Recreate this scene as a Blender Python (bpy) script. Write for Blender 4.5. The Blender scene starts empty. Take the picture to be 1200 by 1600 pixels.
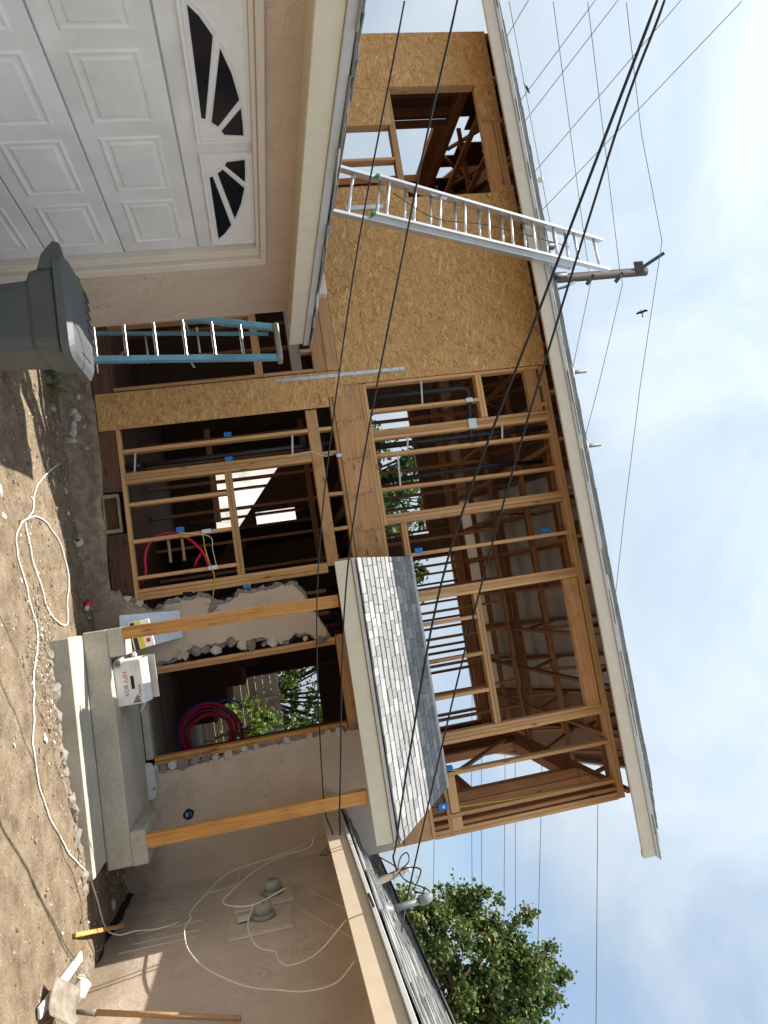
import bpy, math, random
import numpy as np
from mathutils import Vector, Matrix, Euler, noise
R = math.radians
rnd = random.Random(7)
SC = bpy.context.scene
COL = SC.collection

# ------------------------------------------------------------------ camera, world, sun, exposure
YAW, PITCH, ROLL = R(-6.4544), R(10.1303), R(-7.7992)
CAM = Vector((0, 0, 1.95))
fwd = Vector((math.sin(YAW)*math.cos(PITCH), math.cos(YAW)*math.cos(PITCH), math.sin(PITCH)))
rgt = Vector((math.cos(YAW), -math.sin(YAW), 0))
upv = rgt.cross(fwd)
r_ = math.cos(ROLL)*rgt + math.sin(ROLL)*upv
u_ = -math.sin(ROLL)*rgt + math.cos(ROLL)*upv
cd = bpy.data.cameras.new('camera'); cam = bpy.data.objects.new('camera', cd); COL.objects.link(cam)
m = Matrix((u_, -r_, -fwd)).transposed().to_4x4(); m.translation = CAM      # the phone was held on its side
cam.matrix_world = m
cd.sensor_fit = 'VERTICAL'; cd.sensor_height = 36.0; cd.sensor_width = 27.0
cd.lens = 36.0*1114.94/1600.0
cd.clip_start = 0.05; cd.clip_end = 2000
SC.camera = cam

SUN = Vector((-0.38, 0.03, 1.0)).normalized()
elev = math.asin(SUN.z); azim = math.atan2(SUN.x, SUN.y)
W = bpy.data.worlds.new('World'); SC.world = W; W.use_nodes = True
nt = W.node_tree; nt.nodes.clear()
out = nt.nodes.new('ShaderNodeOutputWorld'); bg = nt.nodes.new('ShaderNodeBackground')
sky = nt.nodes.new('ShaderNodeTexSky'); sky.sky_type = 'NISHITA'; sky.sun_disc = False
sky.sun_elevation = elev; sky.sun_rotation = azim; sky.air_density = 1.1; sky.dust_density = 1.5
SKYOFF = (-2.592, -3.458, -3.621)
tc = nt.nodes.new('ShaderNodeTexCoord')
mp = nt.nodes.new('ShaderNodeMapping'); mp.inputs['Scale'].default_value = (1, 1, 1.5)
mp.inputs['Location'].default_value = SKYOFF
n1 = nt.nodes.new('ShaderNodeTexNoise'); n1.inputs['Scale'].default_value = 1.7; n1.inputs['Detail'].default_value = 7
n1.inputs['Roughness'].default_value = 0.5; n1.inputs['Distortion'].default_value = 0.4
rp = nt.nodes.new('ShaderNodeValToRGB'); rp.color_ramp.elements[0].color = (.0, .0, .0, 1); rp.color_ramp.elements[0].position = 0.29; rp.color_ramp.elements[1].position = 0.47
n2 = nt.nodes.new('ShaderNodeTexNoise'); n2.inputs['Scale'].default_value = 3.2; n2.inputs['Detail'].default_value = 8; n2.inputs['Roughness'].default_value = 0.6; n2.inputs['Distortion'].default_value = 0.6
rp2 = nt.nodes.new('ShaderNodeValToRGB'); rp2.color_ramp.elements[0].position = 0.3; rp2.color_ramp.elements[1].position = 0.7
rp2.color_ramp.elements[0].color = (2.75, 3.35, 4.0, 1); rp2.color_ramp.elements[1].color = (3.95, 4.4, 4.8, 1)
mx = nt.nodes.new('ShaderNodeMixRGB')
L = nt.links.new
L(tc.outputs['Generated'], mp.inputs['Vector']); L(mp.outputs[0], n1.inputs['Vector']); L(mp.outputs[0], n2.inputs['Vector'])
L(n1.outputs['Fac'], rp.inputs[0]); L(n2.outputs['Fac'], rp2.inputs[0])
# an overcast deck is brighter overhead than near the horizon
sz = nt.nodes.new('ShaderNodeSeparateXYZ'); L(tc.outputs['Generated'], sz.inputs[0])
mr = nt.nodes.new('ShaderNodeMapRange'); L(sz.outputs[2], mr.inputs[0])
mr.inputs[1].default_value = 0.0; mr.inputs[2].default_value = 1.0; mr.inputs[3].default_value = 0.76; mr.inputs[4].default_value = 1.85
vm = nt.nodes.new('ShaderNodeVectorMath'); vm.operation = 'SCALE'; L(rp2.outputs[0], vm.inputs[0]); L(mr.outputs[0], vm.inputs[3])
L(rp.outputs[0], mx.inputs[0]); L(sky.outputs[0], mx.inputs[1]); L(vm.outputs[0], mx.inputs[2])
L(mx.outputs[0], bg.inputs[0]); bg.inputs[1].default_value = 0.09
L(bg.outputs[0], out.inputs[0])
sl = bpy.data.lights.new('sun', 'SUN'); sl.energy = 4.8; sl.angle = R(0.5); sl.color = (1.0, 0.94, 0.84)
so = bpy.data.objects.new('sun', sl); COL.objects.link(so)
so.rotation_euler = (-SUN).to_track_quat('-Z', 'Y').to_euler(); so.location = (-4, 3, 14)
SC.view_settings.view_transform = 'Standard'; SC.view_settings.look = 'None'
SC.view_settings.exposure = 1.0; SC.view_settings.gamma = 1.0
SC.render.film_transparent = False
SC.cycles.max_bounces = 8; SC.cycles.diffuse_bounces = 4

# ------------------------------------------------------------------ materials
MATS = {}
def newmat(name, rough=0.7, spec=0.3, metal=0.0):
    m = bpy.data.materials.new(name); m.use_nodes = True
    b = m.node_tree.nodes['Principled BSDF']
    b.inputs['Roughness'].default_value = rough; b.inputs['Metallic'].default_value = metal
    b.inputs['Specular IOR Level'].default_value = spec
    MATS[name] = m
    return m, m.node_tree, b
def node(nt, t, ins=None, **props):
    n = nt.nodes.new(t)
    for k, v in props.items(): setattr(n, k, v)
    for k, v in (ins or {}).items():
        s = n.inputs[k]
        if hasattr(v, 'is_output') or isinstance(v, bpy.types.NodeSocket): nt.links.new(v, s)
        else: s.default_value = v
    return n
def coords(nt, scale=(1, 1, 1), rand=True, rot=(0, 0, 0)):
    tc = node(nt, 'ShaderNodeTexCoord')
    v = tc.outputs['Object']
    if rand:
        oi = node(nt, 'ShaderNodeObjectInfo')
        mu = node(nt, 'ShaderNodeMath', {0: oi.outputs['Random'], 1: 37.0}, operation='MULTIPLY')
        v = node(nt, 'ShaderNodeVectorMath', {0: v, 1: mu.outputs[0]}, operation='ADD').outputs[0]
    return node(nt, 'ShaderNodeMapping', {'Vector': v, 'Scale': scale, 'Rotation': rot}).outputs[0]
def ramp(nt, fac, stops):
    n = node(nt, 'ShaderNodeValToRGB', {0: fac}); cr = n.color_ramp
    while len(cr.elements) < len(stops): cr.elements.new(0.5)
    for e, (p, c) in zip(cr.elements, stops):
        e.position = p; e.color = (*c, 1) if len(c) == 3 else c
    return n.outputs[0]
def noisef(nt, vec, scale, detail=4, rough=0.55, dist=0.0):
    return node(nt, 'ShaderNodeTexNoise', {'Vector': vec, 'Scale': scale, 'Detail': detail, 'Roughness': rough, 'Distortion': dist}).outputs['Fac']
def mixc(nt, fac, a, b, mode='MIX'):
    n = node(nt, 'ShaderNodeMixRGB', blend_type=mode)
    for i, v in ((0, fac), (1, a), (2, b)):
        if isinstance(v, bpy.types.NodeSocket): nt.links.new(v, n.inputs[i])
        else: n.inputs[i].default_value = v if i == 0 else ((*v, 1) if len(v) == 3 else v)
    return n.outputs[0]
def bump(nt, b, h, strength=0.4, dist=0.01):
    n = node(nt, 'ShaderNodeBump', {'Height': h, 'Strength': strength, 'Distance': dist})
    nt.links.new(n.outputs[0], b.inputs['Normal'])
def setc(nt, b, c): nt.links.new(c, b.inputs['Base Color'])

def wood(name, dark, mid, light, rough=0.75, grime=0.0, vary=0.25):
    m, nt, b = newmat(name, rough, 0.25)
    v = coords(nt, (1, 1, 1))
    g = noisef(nt, coords(nt, (1.2, 34, 34)), 2.0, 5, 0.6, 0.6)
    g2 = noisef(nt, coords(nt, (0.9, 9, 9)), 2.0, 3, 0.5, 1.2)
    c = ramp(nt, g, [(0.15, dark), (0.5, mid), (0.85, light)])
    c = mixc(nt, ramp(nt, g2, [(0.4, (0, 0, 0)), (0.8, (0.4, 0.4, 0.4))]), c, dark)
    vo = node(nt, 'ShaderNodeTexVoronoi', {'Vector': coords(nt, (2.2, 9, 9)), 'Scale': 1.0})
    k = ramp(nt, vo.outputs['Distance'], [(0.05, (0.8, 0.8, 0.8)), (0.14, (0, 0, 0))])
    c = mixc(nt, k, c, tuple(x*0.35 for x in dark))
    if grime:
        gr = noisef(nt, v, 6.0, 6, 0.65)
        c = mixc(nt, ramp(nt, gr, [(0.5, (0, 0, 0)), (0.75, (grime,)*3)]), c, (0.05, 0.04, 0.035))
    oi = node(nt, 'ShaderNodeObjectInfo')
    val = node(nt, 'ShaderNodeMapRange', {0: oi.outputs['Random'], 3: 1-vary, 4: 1+vary*0.6}).outputs[0]
    hs = node(nt, 'ShaderNodeHueSaturation', {'Value': val, 'Color': c})
    setc(nt, b, hs.outputs[0]); bump(nt, b, g, 0.15, 0.002)
    return m
wood('lumber', (0.35, 0.18, 0.078), (0.57, 0.33, 0.155), (0.68, 0.42, 0.21), vary=0.28)
wood('lumber_beam', (0.30, 0.145, 0.065), (0.50, 0.28, 0.13), (0.60, 0.36, 0.18), grime=0.45, vary=0.12)
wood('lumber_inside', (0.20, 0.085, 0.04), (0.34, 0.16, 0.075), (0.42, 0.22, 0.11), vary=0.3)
wood('lumber_old_shade', (0.055, 0.028, 0.018), (0.12, 0.06, 0.035), (0.18, 0.10, 0.06), grime=0.6)  # aged lumber, also used as painted shade on one side panel and the vent
wood('lumber_grey', (0.12, 0.10, 0.085), (0.25, 0.21, 0.175), (0.33, 0.28, 0.23), grime=0.4)
wood('post_wood', (0.30, 0.125, 0.035), (0.58, 0.295, 0.095), (0.72, 0.44, 0.19), vary=0.1, grime=.25)
wood('fence_wood', (0.10, 0.085, 0.07), (0.20, 0.17, 0.14), (0.28, 0.24, 0.20), vary=0.35)
wood('ash_handle', (0.30, 0.17, 0.08), (0.42, 0.26, 0.13), (0.5, 0.33, 0.18))
wood('pole_wood', (0.012, 0.009, 0.007), (0.03, 0.022, 0.017), (0.05, 0.038, 0.03))
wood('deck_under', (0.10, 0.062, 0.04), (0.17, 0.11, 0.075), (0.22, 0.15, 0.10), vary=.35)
wood('bark', (0.03, 0.02, 0.014), (0.07, 0.05, 0.035), (0.11, 0.08, 0.06))

def osb():
    m, nt, b = newmat('osb', 0.7, 0.3)
    base = coords(nt, (1, 1, 1))
    wv = node(nt, 'ShaderNodeTexNoise', {'Vector': base, 'Scale': 7.0, 'Detail': 2.0})
    warp = node(nt, 'ShaderNodeVectorMath', {0: wv.outputs['Color'], 1: (0.07, 0.07, 0.07)}, operation='MULTIPLY').outputs[0]
    v = node(nt, 'ShaderNodeVectorMath', {0: base, 1: warp}, operation='ADD').outputs[0]
    g0 = noisef(nt, v, 14, 5, 0.6)
    c = ramp(nt, g0, [(0.3, (0.43, 0.23, 0.078)), (0.5, (0.52, 0.295, 0.11)), (0.7, (0.59, 0.35, 0.14))])
    hs = []
    for k, (ang, col, lo, sc) in enumerate(((0.15, (0.66, 0.42, 0.185), 0.56, .8), (1.2, (0.38, 0.19, 0.068), 0.60, .85), (2.2, (0.57, 0.345, 0.15), 0.57, .7), (0.75, (0.43, 0.225, 0.085), 0.58, .95), (2.8, (0.71, 0.47, 0.22), 0.61, .75), (1.75, (0.55, 0.33, 0.14), 0.58, .9), (0.45, (0.29, 0.135, 0.045), 0.665, .75), (2.5, (0.32, 0.155, 0.053), 0.655, .9))):
        st = node(nt, 'ShaderNodeMapping', {'Vector': node(nt, 'ShaderNodeMapping', {'Vector': v, 'Rotation': (0, ang, 0), 'Location': (k*3.7, k*1.9, k*5.1)}).outputs[0], 'Scale': (7.5*sc, 30, 62*sc)}).outputs[0]
        f = noisef(nt, st, 1.0, 1.5, 0.5); hs.append(f)
        c = mixc(nt, ramp(nt, f, [(lo, (0, 0, 0)), (lo+0.03, (0.85,)*3)]), c, col)
    big = noisef(nt, base, 1.3, 3)
    c = mixc(nt, 0.6, c, ramp(nt, big, [(0.3, (0.84, 0.83, 0.82)), (0.7, (1.05, 1.05, 1.05))]), 'MULTIPLY')
    setc(nt, b, c); bump(nt, b, hs[0], 0.3, 0.003)
osb()

def stucco():
    m, nt, b = newmat('stucco', 0.9, 0.15)
    v = coords(nt, (1, 1, 1), False)
    big = noisef(nt, v, 1.6, 5, 0.6); fine = noisef(nt, v, 60, 4, 0.7)
    lace = node(nt, 'ShaderNodeTexNoise', {'Vector': v, 'Scale': 5.0, 'Detail': 5.0, 'Roughness': 0.6, 'Distortion': 1.6}).outputs['Fac']
    edge = ramp(nt, lace, [(0.46, (0, 0, 0)), (0.50, (1, 1, 1)), (0.54, (0, 0, 0))])
    spots = noisef(nt, v, 1.9, 3)
    em = mixc(nt, 1.0, edge, ramp(nt, spots, [(0.5, (0, 0, 0)), (0.62, (1, 1, 1))]), 'MULTIPLY')
    c = ramp(nt, big, [(0.3, (0.51, 0.41, 0.33)), (0.7, (0.62, 0.515, 0.42))])
    c = mixc(nt, 0.35, c, ramp(nt, fine, [(0.3, (0.75,)*3), (0.7, (1.12,)*3)]), 'MULTIPLY')
    c = mixc(nt, mixc(nt, 1.0, em, (0.3,)*3, 'MULTIPLY'), c, (0.24, 0.18, 0.13))
    wv = node(nt, 'ShaderNodeTexNoise', {'Vector': v, 'Scale': 6.0, 'Detail': 4.0})
    vw = node(nt, 'ShaderNodeVectorMath', {0: v, 1: node(nt, 'ShaderNodeVectorMath', {0: wv.outputs['Color'], 1: (.25, .25, .25)}, operation='MULTIPLY').outputs[0]}, operation='ADD').outputs[0]
    vc = node(nt, 'ShaderNodeTexVoronoi', {'Vector': vw, 'Scale': 0.9}, feature='DISTANCE_TO_EDGE')
    crack = mixc(nt, 1.0, ramp(nt, vc.outputs['Distance'], [(0.0, (0.42,)*3), (0.005, (0, 0, 0))]), ramp(nt, noisef(nt, v, 0.8, 2), [(0.48, (0, 0, 0)), (0.6, (1, 1, 1))]), 'MULTIPLY')
    c = mixc(nt, crack, c, (0.17, 0.13, 0.10))
    gp = node(nt, 'ShaderNodeNewGeometry'); sp = node(nt, 'ShaderNodeSeparateXYZ', {0: gp.outputs['Position']})
    zz = node(nt, 'ShaderNodeMath', {0: sp.outputs[2], 1: node(nt, 'ShaderNodeMath', {0: noisef(nt, v, 4, 5, .65), 1: 0.7}, operation='MULTIPLY').outputs[0]}, operation='SUBTRACT').outputs[0]
    c = mixc(nt, ramp(nt, zz, [(0.0, (0.6,)*3), (0.22, (0, 0, 0))]), c, (0.24, 0.18, 0.12))   # mud splashed up from the yard
    st = noisef(nt, coords(nt, (9, 9, .8), False), 1.0, 4, .6)
    c = mixc(nt, 0.25, c, ramp(nt, st, [(0.35, (.86, .85, .83)), (0.6, (1.03,)*3)]), 'MULTIPLY')
    setc(nt, b, c)
    h = mixc(nt, 0.5, ramp(nt, lace, [(0.42, (0, 0, 0)), (0.56, (1, 1, 1))]), fine)
    bump(nt, b, h, 0.55, 0.006)
stucco()

def speckle(name, stops, scale, rough=0.85, bmp=0.4, big=None, dist=0.006, rand=False):
    m, nt, b = newmat(name, rough, 0.25)
    v = coords(nt, (1, 1, 1), rand)
    f = noisef(nt, v, scale, 6, 0.65)
    c = ramp(nt, f, stops)
    if big:
        g = noisef(nt, v, big[0], 5, 0.6)
        c = mixc(nt, 0.8, c, ramp(nt, g, [(0.3, big[1]), (0.7, big[2])]), 'MULTIPLY')
    setc(nt, b, c); bump(nt, b, f, bmp, dist)
    return m
speckle('concrete_new', [(0.3, (0.41, 0.385, 0.325)), (0.7, (0.52, 0.49, 0.42))], 30, 0.85, 0.2, (2.5, (0.72, 0.71, 0.67), (1.1, 1.1, 1.1)))
speckle('concrete_old', [(0.3, (0.19, 0.145, 0.10)), (0.7, (0.40, 0.33, 0.25))], 14, 0.95, 0.7, (2.2, (0.55, 0.52, 0.48), (1.15, 1.12, 1.08)), 0.02)
speckle('mortar', [(0.3, (0.40, 0.385, 0.35)), (0.7, (0.60, 0.58, 0.53))], 25, 0.95, 0.7)
speckle('rubble', [(0.3, (0.15, 0.13, 0.11)), (0.7, (0.33, 0.295, 0.25))], 18, 0.95, 0.8, rand=True)
speckle('plaster_break', [(0.3, (0.13, 0.12, 0.11)), (0.7, (0.34, 0.32, 0.29))], 35, 0.95, 0.9)
def dirt():
    m, nt, b = newmat('dirt', 0.95, 0.1)
    v = coords(nt, (1, 1, 1), False)
    f = noisef(nt, v, 5, 8, 0.7); fine = noisef(nt, v, 55, 5, 0.7)
    c = ramp(nt, f, [(0.3, (0.155, 0.116, 0.08)), (0.5, (0.285, 0.22, 0.153)), (0.72, (0.41, 0.325, 0.235))])
    c = mixc(nt, 0.6, c, ramp(nt, fine, [(0.3, (0.6,)*3), (0.7, (1.25,)*3)]), 'MULTIPLY')
    vo = node(nt, 'ShaderNodeTexVoronoi', {'Vector': v, 'Scale': 34.0, 'Randomness': 1.0})
    chip = ramp(nt, vo.outputs['Distance'], [(0.16, (0.85,)*3), (0.24, (0, 0, 0))])
    sep = node(nt, 'ShaderNodeSeparateColor', {0: vo.outputs['Color']})
    pick = ramp(nt, sep.outputs[0], [(0.74, (0, 0, 0)), (0.76, (1, 1, 1))])
    c = mixc(nt, mixc(nt, 1.0, chip, pick, 'MULTIPLY'), c, (0.48, 0.43, 0.36))
    setc(nt, b, c)
    bump(nt, b, mixc(nt, 0.5, f, fine), 1.0, 0.055)
dirt()
def plain(name, col, rough=0.6, spec=0.3, metal=0.0, vary=0.12, scale=8.0, bmp=0.0):
    m, nt, b = newmat(name, rough, spec, metal)
    f = noisef(nt, coords(nt), scale, 5, 0.6)
    setc(nt, b, ramp(nt, f, [(0.25, tuple(x*(1-vary) for x in col)), (0.75, tuple(min(1, x*(1+vary)) for x in col))]))
    if bmp: bump(nt, b, f, bmp, 0.003)
    return m
plain('fascia_cream', (0.60, 0.545, 0.45), 0.6, vary=0.06)
plain('fascia_green', (0.62, 0.575, 0.445), 0.6, vary=0.06)
plain('fascia_tan', (0.56, 0.46, 0.345), 0.6, vary=0.06)
plain('drip_metal', (0.47, 0.48, 0.48), 0.45, 0.4, vary=0.06)
plain('bin_plastic', (0.078, 0.084, 0.088), 0.5, 0.4, vary=0.12, scale=5, bmp=0.05)
plain('bin_lid_plastic', (0.088, 0.094, 0.098), 0.55, 0.35, vary=0.12, scale=4)
plain('aluminium', (0.62, 0.63, 0.64), 0.36, 0.5, 0.8, vary=0.06)
plain('galvanised', (0.56, 0.60, 0.64), 0.42, 0.5, 0.6, vary=0.12, scale=22)
plain('fibreglass_blue', (0.16, 0.38, 0.52), 0.5, 0.4, vary=0.22, scale=9)
plain('abs_black', (0.014, 0.018, 0.022), 0.42, 0.4)
plain('rubber_black', (0.012, 0.012, 0.014), 0.55, 0.3)
plain('blue_plastic', (0.015, 0.17, 0.50), 0.45, 0.4)
plain('pex_red', (0.58, 0.02, 0.06), 0.4, 0.4)
plain('pex_blue', (0.02, 0.07, 0.33), 0.4, 0.4)
plain('yellow_cable', (0.55, 0.42, 0.06), 0.5)
plain('white_cable', (0.72, 0.69, 0.62), 0.55, vary=0.08)
plain('wire_grey', (0.16, 0.17, 0.18), 0.5)
plain('white_card', (0.70, 0.69, 0.665), 0.75, vary=0.05)
plain('brown_card', (0.44, 0.30, 0.18), 0.8)
plain('black_ink', (0.02, 0.02, 0.022), 0.8)
plain('red_ink', (0.55, 0.03, 0.04), 0.7)
plain('blue_ink', (0.04, 0.09, 0.28), 0.7)
plain('yellow_ink', (0.52, 0.44, 0.05), 0.7)
plain('slate_ink', (0.15, 0.2, 0.26), 0.7)
plain('green_plastic', (0.03, 0.25, 0.12), 0.5)
plain('white_paint', (0.74, 0.75, 0.755), 0.55, vary=0.05)
plain('trim_paint', (0.66, 0.60, 0.52), 0.6, vary=0.07)
plain('tarp_white', (0.72, 0.71, 0.69), 0.7, vary=0.06, scale=2.5, bmp=0.3)
plain('pole_iron', (0.05, 0.055, 0.055), 0.6)
plain('meter_grey', (0.30, 0.29, 0.27), 0.5, 0.4)
plain('meter_glass', (0.34, 0.33, 0.30), 0.25, 0.6)
plain('mast_grey', (0.13, 0.14, 0.145), 0.55, 0.4, 0.2)
plain('cap_pale', (0.20, 0.21, 0.21), 0.6)
plain('porcelain', (0.62, 0.62, 0.60), 0.35, 0.5, vary=0.05)
plain('bird_feather', (0.02, 0.02, 0.022), 0.8)
plain('shovel_steel', (0.24, 0.21, 0.17), 0.7, 0.3, 0.3, vary=0.45, scale=14)
plain('foil', (0.58, 0.57, 0.56), 0.55, 0.4, 0.25, vary=0.14, scale=3)
plain('felt_black', (0.012, 0.012, 0.013), 0.85)
plain('dark_glass', (0.012, 0.015, 0.022), 0.12, 0.5)
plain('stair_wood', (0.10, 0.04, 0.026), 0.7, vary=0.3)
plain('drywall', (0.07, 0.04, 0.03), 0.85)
def door_paint():
    m, nt, b = newmat('door_paint', 0.5, 0.35)
    g = noisef(nt, coords(nt, (60, 2.0, 90), False), 2.0, 3, 0.6, 0.3)
    big = noisef(nt, coords(nt, (1, 1, 1), False), 2.5, 4)
    c = ramp(nt, big, [(0.3, (0.63, 0.635, 0.635)), (0.7, (0.77, 0.775, 0.78))])
    c = mixc(nt, 0.25, c, ramp(nt, g, [(0.3, (0.8,)*3), (0.7, (1.06,)*3)]), 'MULTIPLY')
    setc(nt, b, c); bump(nt, b, g, 0.14, 0.003)
door_paint()
def shingle(name, k):
    m, nt, b = newmat(name, 0.95, 0.1)
    oi = node(nt, 'ShaderNodeObjectInfo')
    f = noisef(nt, coords(nt), 130, 3, 0.8)
    tone = ramp(nt, oi.outputs['Random'], [(0.0, (0.215, 0.22, 0.225)), (0.5, (0.26, 0.265, 0.268)), (0.75, (0.30, 0.303, 0.303)), (0.9, (0.36, 0.36, 0.355)), (1.0, (0.41, 0.41, 0.40))])
    c = mixc(nt, 0.75, tone, ramp(nt, f, [(0.35, (0.6*k,)*3), (0.65, (1.35*k,)*3)]), 'MULTIPLY')
    setc(nt, b, c); bump(nt, b, f, 0.6, 0.003)
shingle('shingle', 0.92); shingle('shingle_old', 0.55); shingle('shingle_wing', 0.85)
def leafmat(name, stops):
    m, nt, b = newmat(name, 0.55, 0.35)
    g = node(nt, 'ShaderNodeNewGeometry')
    c = ramp(nt, g.outputs['Random Per Island'], stops)
    setc(nt, b, c)
    tr = node(nt, 'ShaderNodeBsdfTranslucent', {'Color': c})
    mxs = node(nt, 'ShaderNodeMixShader', {0: 0.25, 1: b.outputs[0], 2: tr.outputs[0]})
    nt.links.new(mxs.outputs[0], nt.nodes['Material Output'].inputs['Surface'])
leafmat('leaf_vine', [(0.0, (0.04, 0.08, 0.024)), (0.4, (0.075, 0.125, 0.034)), (0.75, (0.12, 0.17, 0.045)), (0.93, (0.22, 0.235, 0.065)), (1.0, (0.33, 0.26, 0.08))])
leafmat('leaf_dark', [(0.0, (0.025, 0.06, 0.022)), (0.6, (0.05, 0.10, 0.03)), (1.0, (0.11, 0.16, 0.045))])
leafmat('leaf_bright', [(0.0, (0.07, 0.14, 0.025)), (0.6, (0.13, 0.22, 0.035)), (1.0, (0.25, 0.30, 0.06))])
leafmat('grass_blade', [(0.0, (0.07, 0.12, 0.03)), (0.6, (0.13, 0.19, 0.05)), (1.0, (0.33, 0.30, 0.14))])
leafmat('gravel_mix', [(0.0, (0.13, 0.095, 0.06)), (0.5, (0.27, 0.205, 0.138)), (0.8, (0.38, 0.305, 0.22)), (0.9, (0.6, 0.57, 0.52)), (1.0, (0.7, 0.68, 0.64))])

# ------------------------------------------------------------------ building helpers
MW = {}
def link(o, parent=None):
    COL.objects.link(o)
    M = Matrix.LocRotScale(o.location, o.rotation_euler if o.rotation_mode != 'QUATERNION' else o.rotation_quaternion, o.scale)
    MW[o.name] = M
    if parent is not None:
        o.parent = parent; o.matrix_parent_inverse = MW[parent.name].inverted()
    return o
def tag(o, label=None, cat=None, group=None, kind=None):
    if label: o['label'] = label
    if cat: o['category'] = cat
    if group: o['group'] = group
    if kind: o['kind'] = kind
    return o
def thing(name, label, cat, loc=(0, 0, 0), group=None):
    o = bpy.data.objects.new(name, None); o.location = loc; o.empty_display_size = 0.1
    link(o); return tag(o, label, cat, group)
def mesh(name, verts, faces, mat, parent=None, loc=(0, 0, 0), rot=None, smooth=False):
    me = bpy.data.meshes.new(name); me.from_pydata([tuple(v) for v in verts], [], faces); me.update()
    me.materials.append(MATS[mat])
    if smooth: me.polygons.foreach_set('use_smooth', [True]*len(me.polygons))
    o = bpy.data.objects.new(name, me); o.location = loc
    if rot is not None:
        if isinstance(rot, Matrix): o.rotation_euler = rot.to_euler()
        else: o.rotation_euler = rot
    return link(o, parent)
CACHE = {}
def chamfer_box(lx, ly, lz, c=0.003):
    hx, hy, hz = lx/2, ly/2, lz/2; c = min(c, 0.2*min(lx, ly, lz))
    V = []; idx = {}
    for sx in (-1, 1):
        for sy in (-1, 1):
            for sz in (-1, 1):
                for a in range(3):
                    h = [hx-c, hy-c, hz-c]; h[a] = (hx, hy, hz)[a]
                    idx[(sx, sy, sz, a)] = len(V); V.append((sx*h[0], sy*h[1], sz*h[2]))
    F = []
    for a in range(3):
        o1, o2 = (a+1) % 3, (a+2) % 3
        for s in (-1, 1):
            q = []
            for t1, t2 in ((-1, -1), (1, -1), (1, 1), (-1, 1)):
                k = [0, 0, 0]; k[a] = s; k[o1] = t1; k[o2] = t2; q.append(idx[(*k, a)])
            F.append(q if s > 0 else q[::-1])
    for a in range(3):                                   # edges along axis a
        o1, o2 = (a+1) % 3, (a+2) % 3
        for s1 in (-1, 1):
            for s2 in (-1, 1):
                def k(t, w):
                    kk = [0, 0, 0]; kk[a] = t; kk[o1] = s1; kk[o2] = s2; return idx[(*kk, w)]
                q = [k(-1, o1), k(1, o1), k(1, o2), k(-1, o2)]
                F.append(q if s1*s2 < 0 else q[::-1])
    for key in [(x, y, z) for x in (-1, 1) for y in (-1, 1) for z in (-1, 1)]:
        q = [idx[(*key, a)] for a in range(3)]
        F.append(q if key[0]*key[1]*key[2] > 0 else q[::-1])
    return V, F
def boxmesh(lx, ly, lz, mat, c=0.003):
    key = (round(lx, 3), round(ly, 3), round(lz, 3), mat, c)
    if key not in CACHE:
        V, F = chamfer_box(lx, ly, lz, c)
        me = bpy.data.meshes.new('board'); me.from_pydata(V, [], F); me.update(); me.materials.append(MATS[mat])
        CACHE[key] = me
    return CACHE[key]
def board(name, p0, p1, w, h, mat, parent=None, up=(0, 0, 1), c=0.003):
    """a bar from p0 to p1; w across, h along up; local x runs along it"""
    p0, p1 = Vector(p0), Vector(p1); d = p1-p0; ln = d.length; x = d/ln
    up = Vector(up)
    if abs(x.dot(up)) > 0.98: up = Vector((0, 1, 0))
    y = up.cross(x).normalized(); z = x.cross(y)
    o = bpy.data.objects.new(name, boxmesh(ln, w, h, mat, c))
    o.location = (p0+p1)/2; o.rotation_euler = Matrix((x, y, z)).transposed().to_euler()
    return link(o, parent)
def box(name, x0, x1, y0, y1, z0, z1, mat, parent=None, c=0.003):
    """axis-aligned piece, its local x along the longest side"""
    d = (x1-x0, y1-y0, z1-z0); cx, cy, cz = (x0+x1)/2, (y0+y1)/2, (z0+z1)/2
    a = d.index(max(d))
    if a == 0: return board(name, (x0, cy, cz), (x1, cy, cz), d[1], d[2], mat, parent, c=c)
    if a == 1: return board(name, (cx, y0, cz), (cx, y1, cz), d[0], d[2], mat, parent, c=c)
    return board(name, (cx, cy, z0), (cx, cy, z1), d[0], d[1], mat, parent, up=(0, 1, 0), c=c)
def slab(name, x0, x1, y0, y1, z0, z1, mat, parent=None, c=0.002):
    """axis-aligned piece kept in world orientation"""
    o = bpy.data.objects.new(name, boxmesh(x1-x0, y1-y0, z1-z0, mat, c)); o.location = ((x0+x1)/2, (y0+y1)/2, (z0+z1)/2)
    return link(o, parent)
def catmull(P, n=8):
    P = [Vector(p) for p in P]; Q = [P[0]*2-P[1]] + P + [P[-1]*2-P[-2]]; out = []
    for i in range(1, len(Q)-2):
        for k in range(n):
            t = k/n; a, b, c, d = Q[i-1], Q[i], Q[i+1], Q[i+2]
            out.append(0.5*((2*b)+(c-a)*t+(2*a-5*b+4*c-d)*t*t+(3*b-a-3*c+d)*t**3))
    return out+[P[-1]]
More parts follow.
